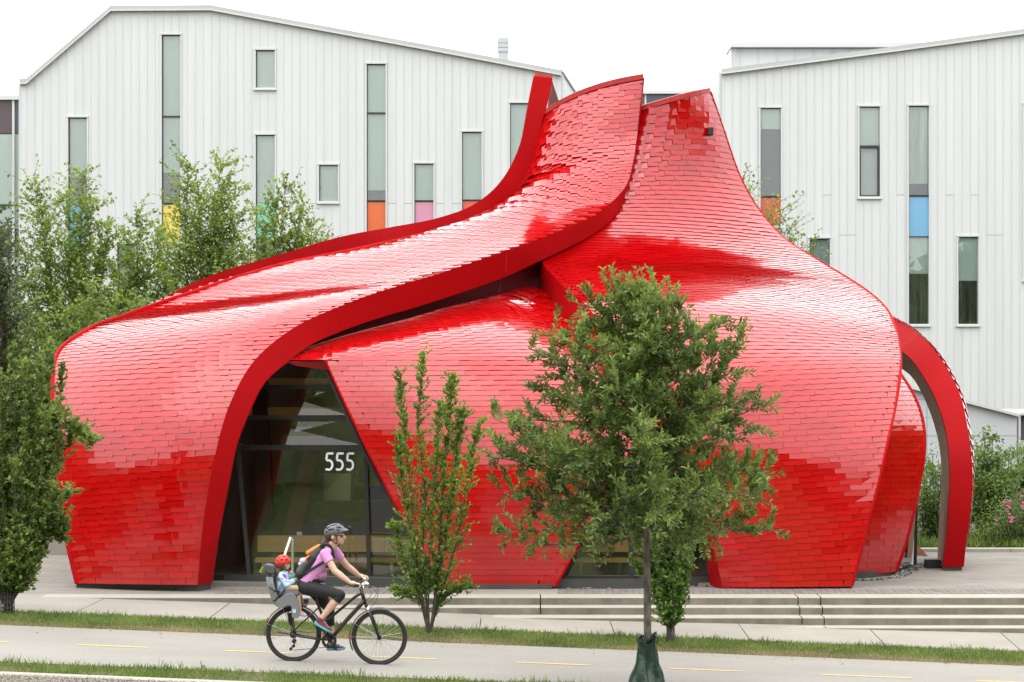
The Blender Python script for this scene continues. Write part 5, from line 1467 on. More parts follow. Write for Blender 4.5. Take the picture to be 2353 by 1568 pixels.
# ---- shrubs
def bush(name, seed, u0, u1, v0, v1, Y, n, leafmat, label, L=.07, W=.04, depth=1.0, stems=10, cat='shrub', flowers=0, shape=1.0):
    r = np.random.default_rng(seed); uc = (u0 + u1) / 2
    z0, z1 = P(uc, v1, Y).z, P(uc, v0, Y).z; xa, xb = ux(u0, Y), ux(u1, Y)
    root = empty(name, ((xa + xb) / 2, Y, z0), label, cat)
    wood = MB(); tips = []
    for i in range(stems):
        f = r.random(); hx = (xa + xb) / 2 + (xb - xa) * .5 * (2 * f - 1); y = Y + r.uniform(-1, 1) * depth
        zt = z0 + (z1 - z0) * (1 - .45 * abs(2 * f - 1) ** 2) * r.uniform(.6, 1)
        s0 = ((xa + xb) / 2 + (xb - xa) * .18 * (2 * f - 1), Y, z0)
        bl = cubic([0, .5, 1], [s0, ((s0[0] + hx) / 2 + r.normal() * .05, (Y + y) / 2, z0 + (zt - z0) * .55), (hx, y, zt)], np.linspace(0, 1, 12))
        wood.tube([tuple(p) for p in bl], list(np.linspace(.02, .005, 12)), 4, caps=False); tips.append(bl)
    wood.build('stems', M['bark_dark'], root)
    LP = []
    per = n // stems
    for bl in tips:
        cs = [bl[r.integers(3, 12)] + r.normal(size=3) * .14 for _ in range(7)]
        for _ in range(per): LP.append(cs[r.integers(7)] + r.normal(size=3) * np.array([.12, .12, .09]) * shape)
    LP = np.array(LP); LP[:, 2] = np.maximum(LP[:, 2], z0 + .02); n = len(LP)
    cr = leaf_mesh('foliage', LP, rvec(r, n) + np.array([0, 0, .2]), np.array([0, 0, 1.0]) + r.normal(size=(n, 3)) * .6, L * r.uniform(.6, 1.2, n), W * r.uniform(.7, 1.2, n), np.clip(r.normal(.45, .25, n), 0, 1), leafmat, 'flat', parent=root)
    cr['kind'] = 'stuff'
    for k in range(flowers):
        bl = tips[k % stems]; p = bl[-1] + r.normal(size=3) * .12 + np.array([0, -.1, .05]); m_ = MB()
        for j in range(9): m_.ell(p + r.normal(size=3) * np.array([.018, .018, .04]), (.026, .026, .02), 5, 3)
        m_.build('blossom', M['flower'], root)
    return root
bush('small_tree', 61, 2236, 2330, 985, 1262, 45.0, 5400, 'leaf_shrub', 'loose light green small tree right of the red arch', .10, .075, .8, 24, 'tree')
bush('small_tree', 62, 2290, 2420, 1010, 1262, 47.0, 5600, 'leaf_shrub', 'leafy small tree cut by the right edge behind the flowering bush', .10, .075, .9, 24, 'tree')
bush('flowering_bush', 63, 2265, 2420, 1150, 1262, 43.3, 4600, 'leaf_shrub', 'low bright green bush with pink blossoms near the right edge', .055, .032, .5, 26, 'bush', 9)
bush('small_tree', 64, 2098, 2175, 1035, 1262, 44.5, 4200, 'leaf_shrub', 'leafy small tree seen through the red arch', .075, .05, .7, 16, 'tree')
bush('dark_shrub', 65, 100, 178, 1160, 1235, 43.5, 3000, 'leaf_dark', 'dark shrub above the low wall at the left', .07, .045, .6, 12, 'shrub')
bush('orange_tipped_shrub', 66, 2225, 2290, 1195, 1262, 43.0, 1500, 'leaf_fresh', 'small yellowish shrub beside the foot of the red arch', .05, .022, .4, 12, 'shrub')
def blades(name, n, xr, yr, zf, hmin, hmax, m, label=None, mask=None, parent=None, seed=5, wmul=1.0):
    r = np.random.default_rng(seed)
    x = r.uniform(*xr, n); y = r.uniform(*yr, n)
    if mask is not None:
        k = mask(x, y, r.random(n)); x, y = x[k], y[k]
    n = len(x); pos = np.stack([x, y, zf(x, y)], 1)
    d = np.array([0, 0, 1.0]) + r.normal(size=(n, 3)) * np.array([.5, .5, .12])
    h = r.uniform(hmin, hmax, n)
    o = leaf_mesh(name, pos, d, rvec(r, n), h, (.006 + h * .05) * wmul, np.clip(r.normal(.45, .25, n), 0, 1), m, 'flat', .1, parent)
    o['kind'] = 'stuff'
    if label: o['label'] = label
    return o
gzv = lambda x, y: -0.04 * x
def nz(x, y, s, o=0.0):
    return np.array([noise.noise(Vector((a * s + o, b * s * 1.6, 3.1 + o))) for a, b in zip(x, y)])
def dry(x, y):        # how bare the far strip is: most along the path, in patches
    return nz(x, y, .55, 4.0) * 1.2 + np.clip((29.85 - y) / .5, -.6, 1) * .9 - .12
tall = lambda x, y: nz(x, y, 1.3, 9.0)
blades('grass', 62000, (-8.6, 8.6), (29.12, 30.84), gzv, .03, .075, 'grass', 'green grass strip between the bike path and the sidewalk', lambda x, y, q_: q_ > .25 + .9 * np.clip(dry(x, y), 0, 1))
blades('grass', 5000, (-8.6, 8.6), (30.3, 30.86), gzv, .06, .14, 'grass', None, lambda x, y, q_: (tall(x, y) > .12) & (q_ > .4), seed=6)
blades('dry_grass', 42000, (-8.6, 8.6), (29.11, 30.3), gzv, .02, .06, 'straw', 'patches of dry straw-coloured grass along the path', lambda x, y, q_: q_ < .15 + .9 * np.clip(dry(x, y), 0, 1), seed=7)
blades('grass', 30000, (-7, 7), (24.76, 25.66), gzv, .03, .09, 'grass', 'green grass verge along the street kerb', lambda x, y, q_: q_ > .3 + .5 * (nz(x, y, 1.1, 2.0) > .05), seed=8)
blades('dry_grass', 14000, (-7, 7), (24.76, 25.6), gzv, .02, .06, 'straw', None, lambda x, y, q_: q_ < .25 + .5 * (nz(x, y, 1.1, 2.0) > .05), seed=9)
blades('grass', 1500, (-7, 7), (25.3, 25.7), gzv, .06, .15, 'grass', None, lambda x, y, q_: tall(x, y) > .15, seed=10)
blades('tall_grass', 2600, (6.5, 11.5), (42.3, 43.4), lambda x, y: x * 0 + .27, 0.08, .26, 'grass', 'unmown grass along the back of the plaza', None, seed=12, wmul=1.6)
# tall weed at the near verge
wd_ = empty('weed', (ux(462, 25.55), 25.55, gz(ux(462, 25.55))), 'single tall weed standing above the near grass verge, lower left', 'plant')
mb = MB(); lp = []
for (u, v) in [(462, 1522), (470, 1530), (452, 1535)]:
    A, B_ = Vector(px(463, 1566, 25.55)), Vector(px(u, v, 25.55)); mb.tube([A, (A + B_) / 2 + Vector((.01, 0, 0)), B_], .004, 4)
    for i in range(10): lp.append(tuple(A + (B_ - A) * (i + 1) / 10))
mb.build('stem', M['bark_dark'], wd_)
lp = np.array(lp); rr_ = np.random.default_rng(3)
leaf_mesh('leaves', lp, rvec(rr_, len(lp)), rvec(rr_, len(lp)), np.full(len(lp), .035), np.full(len(lp), .016), rr_.random(len(lp)), 'leaf_shrub', 'flat', parent=wd_)['kind'] = 'stuff'

# ---- trees on the bank across the street, behind the camera (they show in the glass and on the shingles)
def bank_tree(seed, x, y, h, wdt):
    r = np.random.default_rng(seed); z = ground_z(x, y)
    root = empty('added_tree' if y > 20 else 'bank_tree', (x, y, z), 'unseen leafy tree added right of the plaza for its dark reflection' if y > 20 else 'broad leafy tree on the grassy bank across the street', 'tree', 'trees added right of the plaza' if y > 20 else 'trees on the bank across the street')
    MB().tube([(x, y, z - .2), (x + .1, y, z + h * .4), (x, y, z + h * .8)], [.25, .18, .05], 8).build('trunk', M['bark_dark'], root)
    n = 2600; c = []
    for _ in range(26):
        q_ = rvec(r) * r.random() ** .4; c.append((x + q_[0] * wdt * .8, y + q_[1] * wdt * .8, z + h * .58 + q_[2] * h * .38))
    c = np.array(c); LP = c[r.integers(0, 26, n)] + r.normal(size=(n, 3)) * wdt * .16
    leaf_mesh('crown', LP, rvec(r, n), rvec(r, n), r.uniform(.3, .6, n), r.uniform(.22, .4, n), np.clip(r.normal(.4, .25, n), 0, 1), 'leaf_beech', 'flat', parent=root)['kind'] = 'stuff'
for i, (x, y, h, wdt) in enumerate([(16.5, 34.5, 7, 2.6), (18, 40, 8, 3), (21, 45, 9, 3.2), (24, 36, 8, 3), (-17, -14, 9, 4), (-6, -13, 8.5, 3.6), (5, -15, 10, 4.2), (15, -13, 9, 4)]):
    bank_tree(100 + i, x, y, h, wdt)  # the first four are unseen, added right of the plaza to darken reflections
# unseen belt of trees, added as a dark mass for the shingles to reflect
r = np.random.default_rng(77); n = 42000
az = np.radians(r.uniform(150, 395, n)); rad = r.uniform(52, 60, n)
az0 = np.degrees(az)
hgt = 15.0 + 2.2 * np.sin(az * 9) + 1.6 * np.sin(az * 23 + 1) + 1.0 * np.sin(az * 51)
z = r.random(n) ** .85 * hgt
LP = np.stack([np.cos(az) * rad, 24 + np.sin(az) * rad, z + 0.3], 1)
tag(leaf_mesh('wood', LP, rvec(r, n), rvec(r, n), r.uniform(1.0, 1.9, n), r.uniform(.8, 1.4, n), np.clip(r.normal(.35, .22, n), 0, 1), 'leaf_beech', 'flat'), 'unseen belt of trees added round the street as a dark mass for reflections', None, None, 'stuff')
# ================================================================ BICYCLE, RIDER, CHILD
YB = 26.72
def Z(zx, zy, dy=0.0):
    """a point of the bicycle group: zx, zy in quarter pixels of the photograph's crop, dy metres away from the camera"""
    p = P(551.5 + .2575 * zx, 1164.3 + .2575 * zy, YB); return Vector((p.x, YB + dy, p.z))
ZS = .2575 * YB / FPX            # metres per unit
M['frame'] = mat('dark_brown_frame_paint', (0.030, 0.020, 0.016), rough=0.3)
M['rubber'] = mat('tyre_rubber', (0.022, 0.020, 0.018), rough=0.75)
M['rim'] = mat('black_rim', (0.03, 0.03, 0.03), rough=0.35)
M['reflex'] = mat('reflective_stripe', (0.55, 0.55, 0.53), rough=0.4)
M['seat_grey'] = mat('grey_seat_plastic', (0.17, 0.175, 0.175), rough=0.5)
M['seat_dark'] = mat('dark_grey_seat_plastic', (0.075, 0.078, 0.08), rough=0.55)
M['skin'] = mat('skin', (0.60, 0.36, 0.26), rough=0.55, nscale=14, namp=0.06)
M['shirt'] = mat('pink_lilac_cotton', (0.60, 0.26, 0.50), rough=0.9, nscale=7, namp=0.06, bump=.35, bscale=9)
M['leggings'] = mat('black_leggings', (0.010, 0.010, 0.011), rough=0.7)
M['hair'] = mat('brown_hair', (0.085, 0.040, 0.022), rough=0.6, nscale=40, namp=0.4)
M['helmet'] = mat('grey_helmet_shell', (0.115, 0.12, 0.128), rough=0.35)
M['helmet_red'] = mat('red_helmet_shell', (0.70, 0.035, 0.015), rough=0.3)
M['orange'] = mat('orange_nylon', (0.68, 0.20, 0.02), rough=0.6)
M['nylon'] = mat('black_nylon', (0.016, 0.015, 0.015), rough=0.6, nscale=10, namp=0.4)
M['lilac'] = mat('pale_lilac_cloth', (0.50, 0.48, 0.62), rough=0.8)
M['shoe'] = mat('maroon_shoe_mesh', (0.18, 0.018, 0.045), rough=0.7, nscale=20, namp=0.25)
M['sole'] = mat('turquoise_sole', (0.10, 0.42, 0.50), rough=0.6)
M['tan'] = mat('tan_cloth', (0.52, 0.36, 0.22), rough=0.9)
M['slate_cloth'] = mat('grey_cloth', (0.14, 0.14, 0.17), rough=0.9)
M['lime'] = mat('lime_strap', (0.42, 0.58, 0.05), rough=0.5)
M['red_reflector'] = mat('red_reflector', (0.55, 0.02, 0.03), rough=0.2)
M['lens'] = mat('dark_lens', (0.008, 0.008, 0.008), rough=0.08)
M['lip'] = mat('lip', (0.45, 0.14, 0.13), rough=0.5)
def tie_dye():
    m = bpy.data.materials.new('tie_dye_fleece'); m.use_nodes = True; t = m.node_tree; b = t.nodes['Principled BSDF']; b.inputs['Roughness'].default_value = .9
    tc = t.nodes.new('ShaderNodeTexCoord'); n = t.nodes.new('ShaderNodeTexNoise'); n.inputs['Scale'].default_value = 6.5; n.inputs['Detail'].default_value = 1.5; n.inputs['Distortion'].default_value = 1.2
    r = t.nodes.new('ShaderNodeValToRGB'); t.links.new(tc.outputs['Object'], n.inputs['Vector']); t.links.new(n.outputs['Fac'], r.inputs['Fac']); t.links.new(r.outputs[0], b.inputs['Base Color'])
    cr = r.color_ramp
    for i, (p, c) in enumerate([(.28, (.10, .03, .42)), (.38, (.45, .05, .48)), (.45, (.05, .33, .62)), (.52, (.68, .74, .80)), (.58, (.10, .60, .52)), (.64, (.62, .55, .80)), (.74, (.55, .06, .32))]):
        e = cr.elements[i] if i < 2 else cr.elements.new(p); e.position = p; e.color = (*c, 1)
    return m
M['tiedye'] = tie_dye()
def blob(name, parts, m, parent=None, voxel=.008, smooth=2, cut=None, keep=None):
    """one continuous skin grown over tapered limbs and ellipsoids; cut: planes (point, normal) whose front side is removed where near"""
    mb = MB()
    for p in parts:
        if p[0] == 'c':
            _, a, b, ra, rb = p; a, b = Vector(a), Vector(b)
            L = (b - a).length; n = max(2, int(L / .02)); d = (b - a) / max(L, 1e-6)
            pts = [a - d * ra * math.cos(k * math.pi / 10) for k in range(0, 5)]; rs = [max(.001, ra * math.sin(k * math.pi / 10)) for k in range(0, 5)]
            for i in range(n + 1): pts.append(a + (b - a) * i / n); rs.append(ra + (rb - ra) * i / n)
            pts += [b + d * rb * math.sin(k * math.pi / 10) for k in range(1, 6)]; rs += [max(.001, rb * math.cos(k * math.pi / 10)) for k in range(1, 6)]
            mb.tube(pts, rs, 14)
        else:
            _, c, r_, rot = p; mb.ell(c, r_, 20, 12, rot)
    me = mb.mesh('tmp', []); o = bpy.data.objects.new('tmp', me); COL.objects.link(o)
    rm = o.modifiers.new('r', 'REMESH'); rm.mode = 'VOXEL'; rm.voxel_size = voxel
    if smooth: sm = o.modifiers.new('s', 'SMOOTH'); sm.factor = .5; sm.iterations = smooth
    dg = bpy.context.evaluated_depsgraph_get(); me2 = bpy.data.meshes.new_from_object(o.evaluated_get(dg))
    bpy.data.objects.remove(o); bpy.data.meshes.remove(me)
    me2.name = name
    if cut:
        bm = bmesh.new(); bm.from_mesh(me2)
        for (pt, nr, rad) in cut:
            pt, nr = Vector(pt), Vector(nr).normalized()
            geo = [v for v in bm.verts if (v.co - pt).length < rad]
            gs = set(geo); ed = [e for e in bm.edges if e.verts[0] in gs and e.verts[1] in gs]; fc = [f for f in bm.faces if all(v in gs for v in f.verts)]
            bmesh.ops.bisect_plane(bm, geom=geo + ed + fc, plane_co=pt, plane_no=nr)
            dl = [v for v in bm.verts if (v.co - pt).length < rad and (v.co - pt).dot(nr) > 1e-4]
            bmesh.ops.delete(bm, geom=dl, context='VERTS')
        bm.to_mesh(me2); bm.free()
    me2.materials.clear(); me2.materials.append(M[m])
    me2.polygons.foreach_set('use_smooth', [True] * len(me2.polygons))
    return link(name, me2, parent)

# ---------------- bicycle
bike = empty('bicycle', Z(800, 1400), 'dark brown step-through bicycle with mudguards and a grey child seat, ridden along the path', 'bicycle')
RC, FC = Z(478, 1138), Z(1243, 1168); RR, FR_ = 247 * ZS, 250 * ZS
def wheel(c, R, seed):
    w_ = empty('wheel', c); w_.parent = bike; w_.matrix_parent_inverse = world_of(bike).inverted()
    w_.location = c
    MB().ring(c, R - .021, .021, None, 64, 10).build('tyre', M['rubber'], w_, smooth=True)
    MB().ring((c.x, c.y - .0165, c.z), R - .026, .0028, None, 64, 5).build('reflective_stripe', M['reflex'], w_, smooth=True)
    MB().ring(c, R - .049, .011, None, 64, 8, sq=(1.0, 1.1)).build('rim', M['rim'], w_, smooth=True)
    hb = MB(); hb.tube([c + Vector((0, -.055, 0)), c + Vector((0, .055, 0))], .016, 12); hb.tube([c + Vector((0, -.032, 0)), c + Vector((0, -.028, 0))], .028, 16); hb.tube([c + Vector((0, .028, 0)), c + Vector((0, .032, 0))], .028, 16)
    hb.tube([c + Vector((0, -.075, 0)), c + Vector((0, .075, 0))], .006, 8); hb.build('hub', M['black'], w_, smooth=False)
    sp = MB()
    for i in range(32):
        a = 2 * math.pi * i / 32; off = (.24 if i % 4 < 2 else -.24) * 2.6; s_ = -.028 if i % 2 else .028
        h = c + Vector((math.cos(a + off) * .025, s_, math.sin(a + off) * .025)); r_ = c + Vector((math.cos(a) * (R - .055), s_ * .1, math.sin(a) * (R - .055)))
        sp.tube([h, r_], .0014, 4, caps=False)
    sp.build('spokes', M['steel'], w_)
    return w_
wr = wheel(RC, RR, 1); wf = wheel(FC, FR_, 2)
BBc = Z(800, 1192)
fr = MB(); T = lambda pts, r_, seg=10: fr.tube(pts, r_, seg)
HT, HB = Z(1078, 728), Z(1117, 868)
T([HT, HB], .024, 12)
dt_ = [Z(1112, 835), Z(1070, 885), Z(960, 1005), Z(870, 1115), BBc]; T(dt_, [.024, .026, .027, .026, .024], 12)
tt_ = [Z(1088, 775), Z(1060, 785), Z(1020, 812), Z(900, 915), Z(785, 1010), Z(757, 1020)]; T(tt_, [.018, .019, .019, .018, .017, .016], 10)
ST = Z(660, 745); T([BBc, Z(757, 1030), Z(690, 860), ST], .0185, 10)
for s_ in (-1, 1):
    T([Z(700, 905, s_ * .02), Z(690, 912, s_ * .05), Z(478, 1112, s_ * .068)], .0095, 8)
    T([Z(790, 1188, s_ * .03), Z(690, 1180, s_ * .05), Z(545, 1156, s_ * .066), Z(480, 1140, s_ * .068)], .0115, 8)
T([BBc + Vector((0, -.04, 0)), BBc + Vector((0, .04, 0))], .024, 14)
T([Z(652, 725), Z(640, 690)], .0135, 8)
fr.build('frame', M['frame'], bike, smooth=True)
fk = MB()
fk.tube([HB, Z(1128, 885)], .02, 10); fk.tube([Z(1128, 885, -.075), Z(1128, 885, .075)], .018, 10)
for s_ in (-1, 1):
    fk.tube([Z(1128, 880, s_ * .058), Z(1160, 950, s_ * .058)], .014, 10)
    fk.tube([Z(1158, 945, s_ * .058), Z(1185, 1010, s_ * .058), Z(1243, 1168, s_ * .058)], [.020, .019, .014], 10)
fk.build('fork', M['black'], bike, smooth=True)
sl_ = MB()
for s_ in (-1, 1): sl_.tube([Z(1133, 893, s_ * .058), Z(1159, 948, s_ * .058)], .0155, 10)
sl_.build('stanchion', M['steel'], bike, smooth=True)
hb = MB(); hb.tube([HT, Z(1088, 715), Z(1106, 690)], [.018, .017, .018], 10)
hp = [Z(1050, 688, -.31), Z(1062, 688, -.24), Z(1095, 690, -.12), Z(1106, 690, -.03), Z(1106, 690, .03), Z(1095, 690, .12), Z(1068, 660, .24), Z(1056, 660, .31)]
hb.tube(hp, .0125, 10); hb.build('handlebar', M['black'], bike, smooth=True)
for (a, b) in ((0, 1), (7, 6)):
    d = (hp[b] - hp[a]); MB().tube([hp[a] - d * .1, hp[a], hp[a] + d, hp[a] + d * 1.6], [.016, .0175, .0165, .016], 10).build('grip', M['rubber'], bike, smooth=True)
lv = MB()
for s_, y0 in ((-1, 688), (1, 660)):
    lv.tube([Z(1085, y0 + 3, s_ * .17), Z(1112, y0 + 6, s_ * .2), Z(1112, y0 + 22, s_ * .28)], .006, 6); lv.ell(Z(1105, y0, s_ * .15), (.026, .03, .026), 10, 6)
lv.build('brake_lever', M['steel'], bike, smooth=True)
lt = MB(); lt.ell(Z(1132, 695, -.02), (.034, .03, .03), 12, 8); lt.box(Z(1120, 680, .02), (.05, .06, .03)); lt.build('bell', M['steel'], bike)
cb = MB()
for (a, b_, c_, d) in [((1125, 690), (1200, 730), (1215, 790), (1140, 860)), ((1120, 700), (1225, 720), (1222, 830), (1150, 920)), ((1115, 695), (1170, 745), (1165, 800), (1110, 850))]:
    cb.tube([tuple(p) for p in cubic([0, .35, .7, 1], [tuple(Z(*a, -.05)), tuple(Z(*b_, -.09)), tuple(Z(*c_, -.06)), tuple(Z(*d, -.03))], np.linspace(0, 1, 14))], .0032, 5)
cb.build('brake_cable', M['black'], bike)
# drivetrain
dr = MB(); cc = BBc + Vector((0, -.062, 0))
dr.ring(cc, .078, .008, None, 36, 6, sq=(1.2, .5)); dr.ring(cc, .062, .006, None, 36, 6, sq=(1, .6))
for k in range(5):
    a = 2 * math.pi * k / 5 + .4; dr.tube([cc, cc + Vector((math.cos(a) * .074, 0, math.sin(a) * .074))], .007, 5)
dr.ring(cc + Vector((0, -.006, 0)), .074, .013, None, 40, 6, sq=(1.4, .2))
dr.build('chainring', M['black'], bike, smooth=True)
PN, PF = Z(745, 1090, -.15), Z(855, 1290, .15)
MB().tube([cc + Vector((0, -.012, 0)), Vector((PN.x, cc.y - .02, PN.z))], [.014, .011], 8).build('crank', M['steel_dark'], bike, smooth=True)
MB().tube([BBc + Vector((0, .07, 0)), Vector((PF.x, YB + .085, PF.z))], [.014, .011], 8).build('crank', M['steel_dark'], bike, smooth=True)
for p, s_ in ((PN, -1), (PF, 1)):
    mb = MB(); mb.box(p, (.085, .085, .018), Matrix.Rotation(.45 if s_ < 0 else .05, 3, 'Y')); mb.tube([p - Vector((0, s_ * .07, 0)), p + Vector((0, s_ * .03, 0))], .007, 6); mb.build('pedal', M['black'], bike)
ch = MB(); cs = RC + Vector((0, -.045, 0)); ch_pts_top = [cs + Vector((0, 0, .042)), cc + Vector((0, .008, .078))]; ch.tube(ch_pts_top, .0045, 5)
ch.tube([cc + Vector((0, .008, -.078)), Z(480, 1278, -.05)], .0045, 5); ch.tube([Z(480, 1245, -.05), cs + Vector((.03, 0, -.035))], .004, 5); ch.build('chain', M['steel_dark'], bike)
cst = MB()
for k, rr_ in enumerate((.046, .040, .034, .028)): cst.tube([RC + Vector((0, -.036 - .005 * k, 0)), RC + Vector((0, -.039 - .005 * k, 0))], rr_, 20)
cst.build('cassette', M['steel_dark'], bike)
rd = MB(); rd.box(Z(486, 1195, -.06), (.045, .03, .05), Matrix.Rotation(.5, 3, 'Y')); rd.tube([Z(505, 1190, -.058), Z(480, 1235, -.058), Z(455, 1262, -.058)], .009, 6)
for p in (Z(482, 1240, -.055), Z(458, 1266, -.055)): rd.tube([p + Vector((0, -.006, 0)), p + Vector((0, .006, 0))], .021, 14)
rd.build('derailleur', M['black'], bike)
# mudguards with stays
def mudguard(c, R, a0, a1, name):
    mb = MB(); n = 40; vs = []
    for i in range(n + 1):
        a = math.radians(a0 + (a1 - a0) * i / n); d = Vector((math.cos(a), 0, math.sin(a)))
        for (h, y) in ((.0, -.032), (.011, -.02), (.014, 0), (.011, .02), (.0, .032), (-.003, .031), (.008, .0), (-.003, -.031)): vs.append(c + d * (R + .014 + h) + Vector((0, y, 0)))
    k = 8; fs = [(i*k+j, i*k+(j+1)%k, (i+1)*k+(j+1)%k, (i+1)*k+j) for i in range(n) for j in range(k)] + [tuple(range(k)), tuple(n*k+j for j in range(k-1, -1, -1))]
    mb.add(vs, fs); return mb.build(name, M['seat_dark'], bike, smooth=True)
mudguard(RC, RR, 30, 184, 'mudguard'); mudguard(FC, FR_, 68, 206, 'mudguard')
ms = MB()
for s_ in (-1, 1):
    for (c, R, a) in ((RC, RR, 158), (RC, RR, 112), (FC, FR_, 150), (FC, FR_, 178)):
        ar = math.radians(a); ms.tube([c + Vector((0, s_ * .06, 0)), c + Vector((math.cos(ar) * (R + .016), s_ * .034, math.sin(ar) * (R + .016)))], .0028, 5)
ms.build('mudguard_stay', M['steel'], bike)
for (c, R, a) in ((RC, RR, 152), (FC, FR_, 176)):
    ar = math.radians(a); MB().box(c + Vector((math.cos(ar) * (R + .03), 0, math.sin(ar) * (R + .03))), (.018, .045, .045), Matrix.Rotation(-ar, 3, 'Y')).build('reflector', M['red_reflector'], bike)
# rear carrier
ca = MB()
for s_ in (-1, 1):
    ca.tube([Z(470, 1110, s_ * .07), Z(440, 985, s_ * .07), Z(410, 900, s_ * .065)], .0065, 6); ca.tube([Z(480, 1105, s_ * .07), Z(470, 900, s_ * .065)], .0065, 6)
    ca.tube([Z(385, 898, s_ * .065), Z(600, 885, s_ * .065)], .0065, 6)
ca.tube([Z(385, 898, -.065), Z(385, 898, .065)], .0065, 6); ca.build('carrier', M['black'], bike)
bx_ = MB(); bx_.box(Z(450, 1000, 0), (.05, .08, .14)); bx_.build('carrier_light', M['black'], bike)
ks = MB(); ks.tube([Z(500, 1150, .08), Z(420, 1145, .1), Z(330, 1130, .11)], .007, 6); ks.build('kickstand', M['black'], bike)
sd_ = MB(); sd_.ell(Z(590, 676, 0), (.125, .075, .028), 16, 8); sd_.ell(Z(690, 668, 0), (.09, .025, .02), 12, 8); sd_.build('saddle', M['black'], bike, smooth=True)
# child seat
cs_ = empty('child_seat', Z(400, 850)); cs_.parent = bike; cs_.matrix_parent_inverse = world_of(bike).inverted(); cs_.location = Z(400, 850)
def side_poly(name, pts, y, th, m, par=cs_):
    mb = MB(); mb.poly([Z(*p, y) for p in pts], th); o = mb.build(name, M[m], par)
    bv = o.modifiers.new('b', 'BEVEL'); bv.width = .006; bv.segments = 2; bv.limit_method = 'ANGLE'; return o
flank = [(330, 838), (352, 885), (372, 897), (400, 893), (418, 878), (455, 868), (470, 880), (478, 975), (490, 982), (530, 982), (540, 968), (547, 895), (532, 830), (505, 778), (480, 758), (440, 762), (405, 778), (360, 812)]
side_poly('seat_flank', flank, -.165, .05, 'seat_grey'); side_poly('seat_flank', flank, .165, .05, 'seat_grey')
mb = MB(); path = [(252, 628), (262, 690), (280, 745), (300, 800), (322, 850), (360, 885), (430, 880), (480, 860)]
c_ = [Z(*p) for p in path]; n = len(c_); vs = []
for i, p in enumerate(c_):
    d = (c_[min(i+1, n-1)] - c_[max(i-1, 0)]).normalized(); nn = Vector((d.z, 0, -d.x))
    if nn.x > 0 and i < 5: nn = -nn
    hw = [.10, .135, .15, .16, .165, .165, .165, .14][i]
    for (y, off) in ((-hw, -.05), (-hw * .75, -.008), (0, 0), (hw * .75, -.008), (hw, -.05), (hw, -.068), (hw * .75, .022), (0, .03), (-hw * .75, .022), (-hw, -.068)):
        vs.append(p + nn * off * (1 if i < 5 else .6) + Vector((0, y, 0)))
k = 10; mb.add(vs, [(i*k+j, i*k+(j+1)%k, (i+1)*k+(j+1)%k, (i+1)*k+j) for i in range(n-1) for j in range(k)] + [tuple(range(k)), tuple((n-1)*k+j for j in range(k-1, -1, -1))])
mb.build('seat_back', M['seat_grey'], cs_, smooth=False)
side_poly('headrest', [(213, 532), (225, 515), (245, 511), (290, 520), (308, 538), (322, 572), (300, 592), (268, 588), (240, 572)], 0, .23, 'seat_dark')
side_poly('headrest_stem', [(240, 570), (268, 585), (290, 640), (262, 640)], 0, .10, 'seat_dark')
MB().tube([Z(235, 520, -.1), Z(205, 540, -.1), Z(185, 578, -.1), Z(205, 580, -.1)], .006, 6).build('cord', M['lime'], cs_)
hs_ = MB(); hs_.tube([Z(275, 710, -.15), Z(320, 738, -.19), Z(365, 752, -.15)], .011, 6, squash=(.4, 1)); hs_.tube([Z(410, 735, -.13), Z(370, 770, -.19), Z(330, 825, -.195), Z(310, 830, -.17)], .013, 6, squash=(.4, 1)); hs_.build('harness_strap', M['black'], cs_)
MB().box(Z(590, 845, 0), (.05, .16, .05)).build('seat_bracket', M['black'], cs_)
MB().tube([Z(560, 860), Z(540, 900), Z(470, 910)], .011, 6).build('seat_bar', M['black'], cs_)
MB().box(Z(497, 918, -.192), (.034, .004, .044)).build('badge', M['white_num'], cs_)
bd = MB(); bd.box(Z(497, 910, -.195), (.018, .004, .012)); bd.box(Z(494, 925, -.195), (.014, .004, .016)); bd.build('badge_mark', M['sole'], cs_)

# ---------------- rider
woman = empty('person', Z(640, 690), 'cyclist in a pink t-shirt, black capri leggings and grey helmet, wearing a backpack', 'person')
def hand(w_, fwd, grip, s_):
    """palm and five fingers that close over a grip along Y; w_ wrist, grip the point on the bar"""
    w_, g = Vector(w_), Vector(grip); out = []
    d = (g - w_).normalized()
    palm = g + Vector((-.030, 0, .026))
    out.append(('c', w_, palm + Vector((-.012, 0, .006)), .024, .027))
    for k in range(3): out.append(('c', palm + Vector((-.03, -.026 + .026 * k, .008)), palm + Vector((.012, -.028 + .028 * k, .004)), .0165, .0155))
    for k in range(4):
        y = g.y + (-.036 + .024 * k); L = [.9, 1.0, .98, .8][k if s_ < 0 else 3 - k]
        p0 = Vector((g.x + .004, y, g.z + .026)); p1 = p0 + Vector((.030 * L, 0, -.004)); p2 = p1 + Vector((.013, 0, -.030 * L)); p3 = p2 + Vector((-.016, 0, -.022 * L))
        out += [('c', p0, p1, .0098, .0092), ('c', p1, p2, .0092, .0085), ('c', p2, p3, .0085, .0072)]
    b = palm + Vector((-.010, -s_ * .032, -.004)); t1 = b + Vector((.024, -s_ * .018, -.014)); t2 = t1 + Vector((.016, 0, -.026))
    out += [('c', b, t1, .0125, .0105), ('c', t1, t2, .0105, .0082)]
    return out
shN, elN, wrN = Z(775, 425, -.165), Z(862, 562, -.235), Z(1000, 662, -.272); gN = Z(1056, 688, -.275)
shF, elF, wrF = Z(845, 420, .165), Z(945, 545, .225), Z(1062, 644, .262); gF = Z(1098, 660, .275)
hipN, knN, anN = Z(605, 715, -.095), Z(898, 782, -.115), Z(738, 985, -.135)
hipF, knF, anF = Z(640, 730, .095), Z(790, 915, .11), Z(808, 1200, .13)
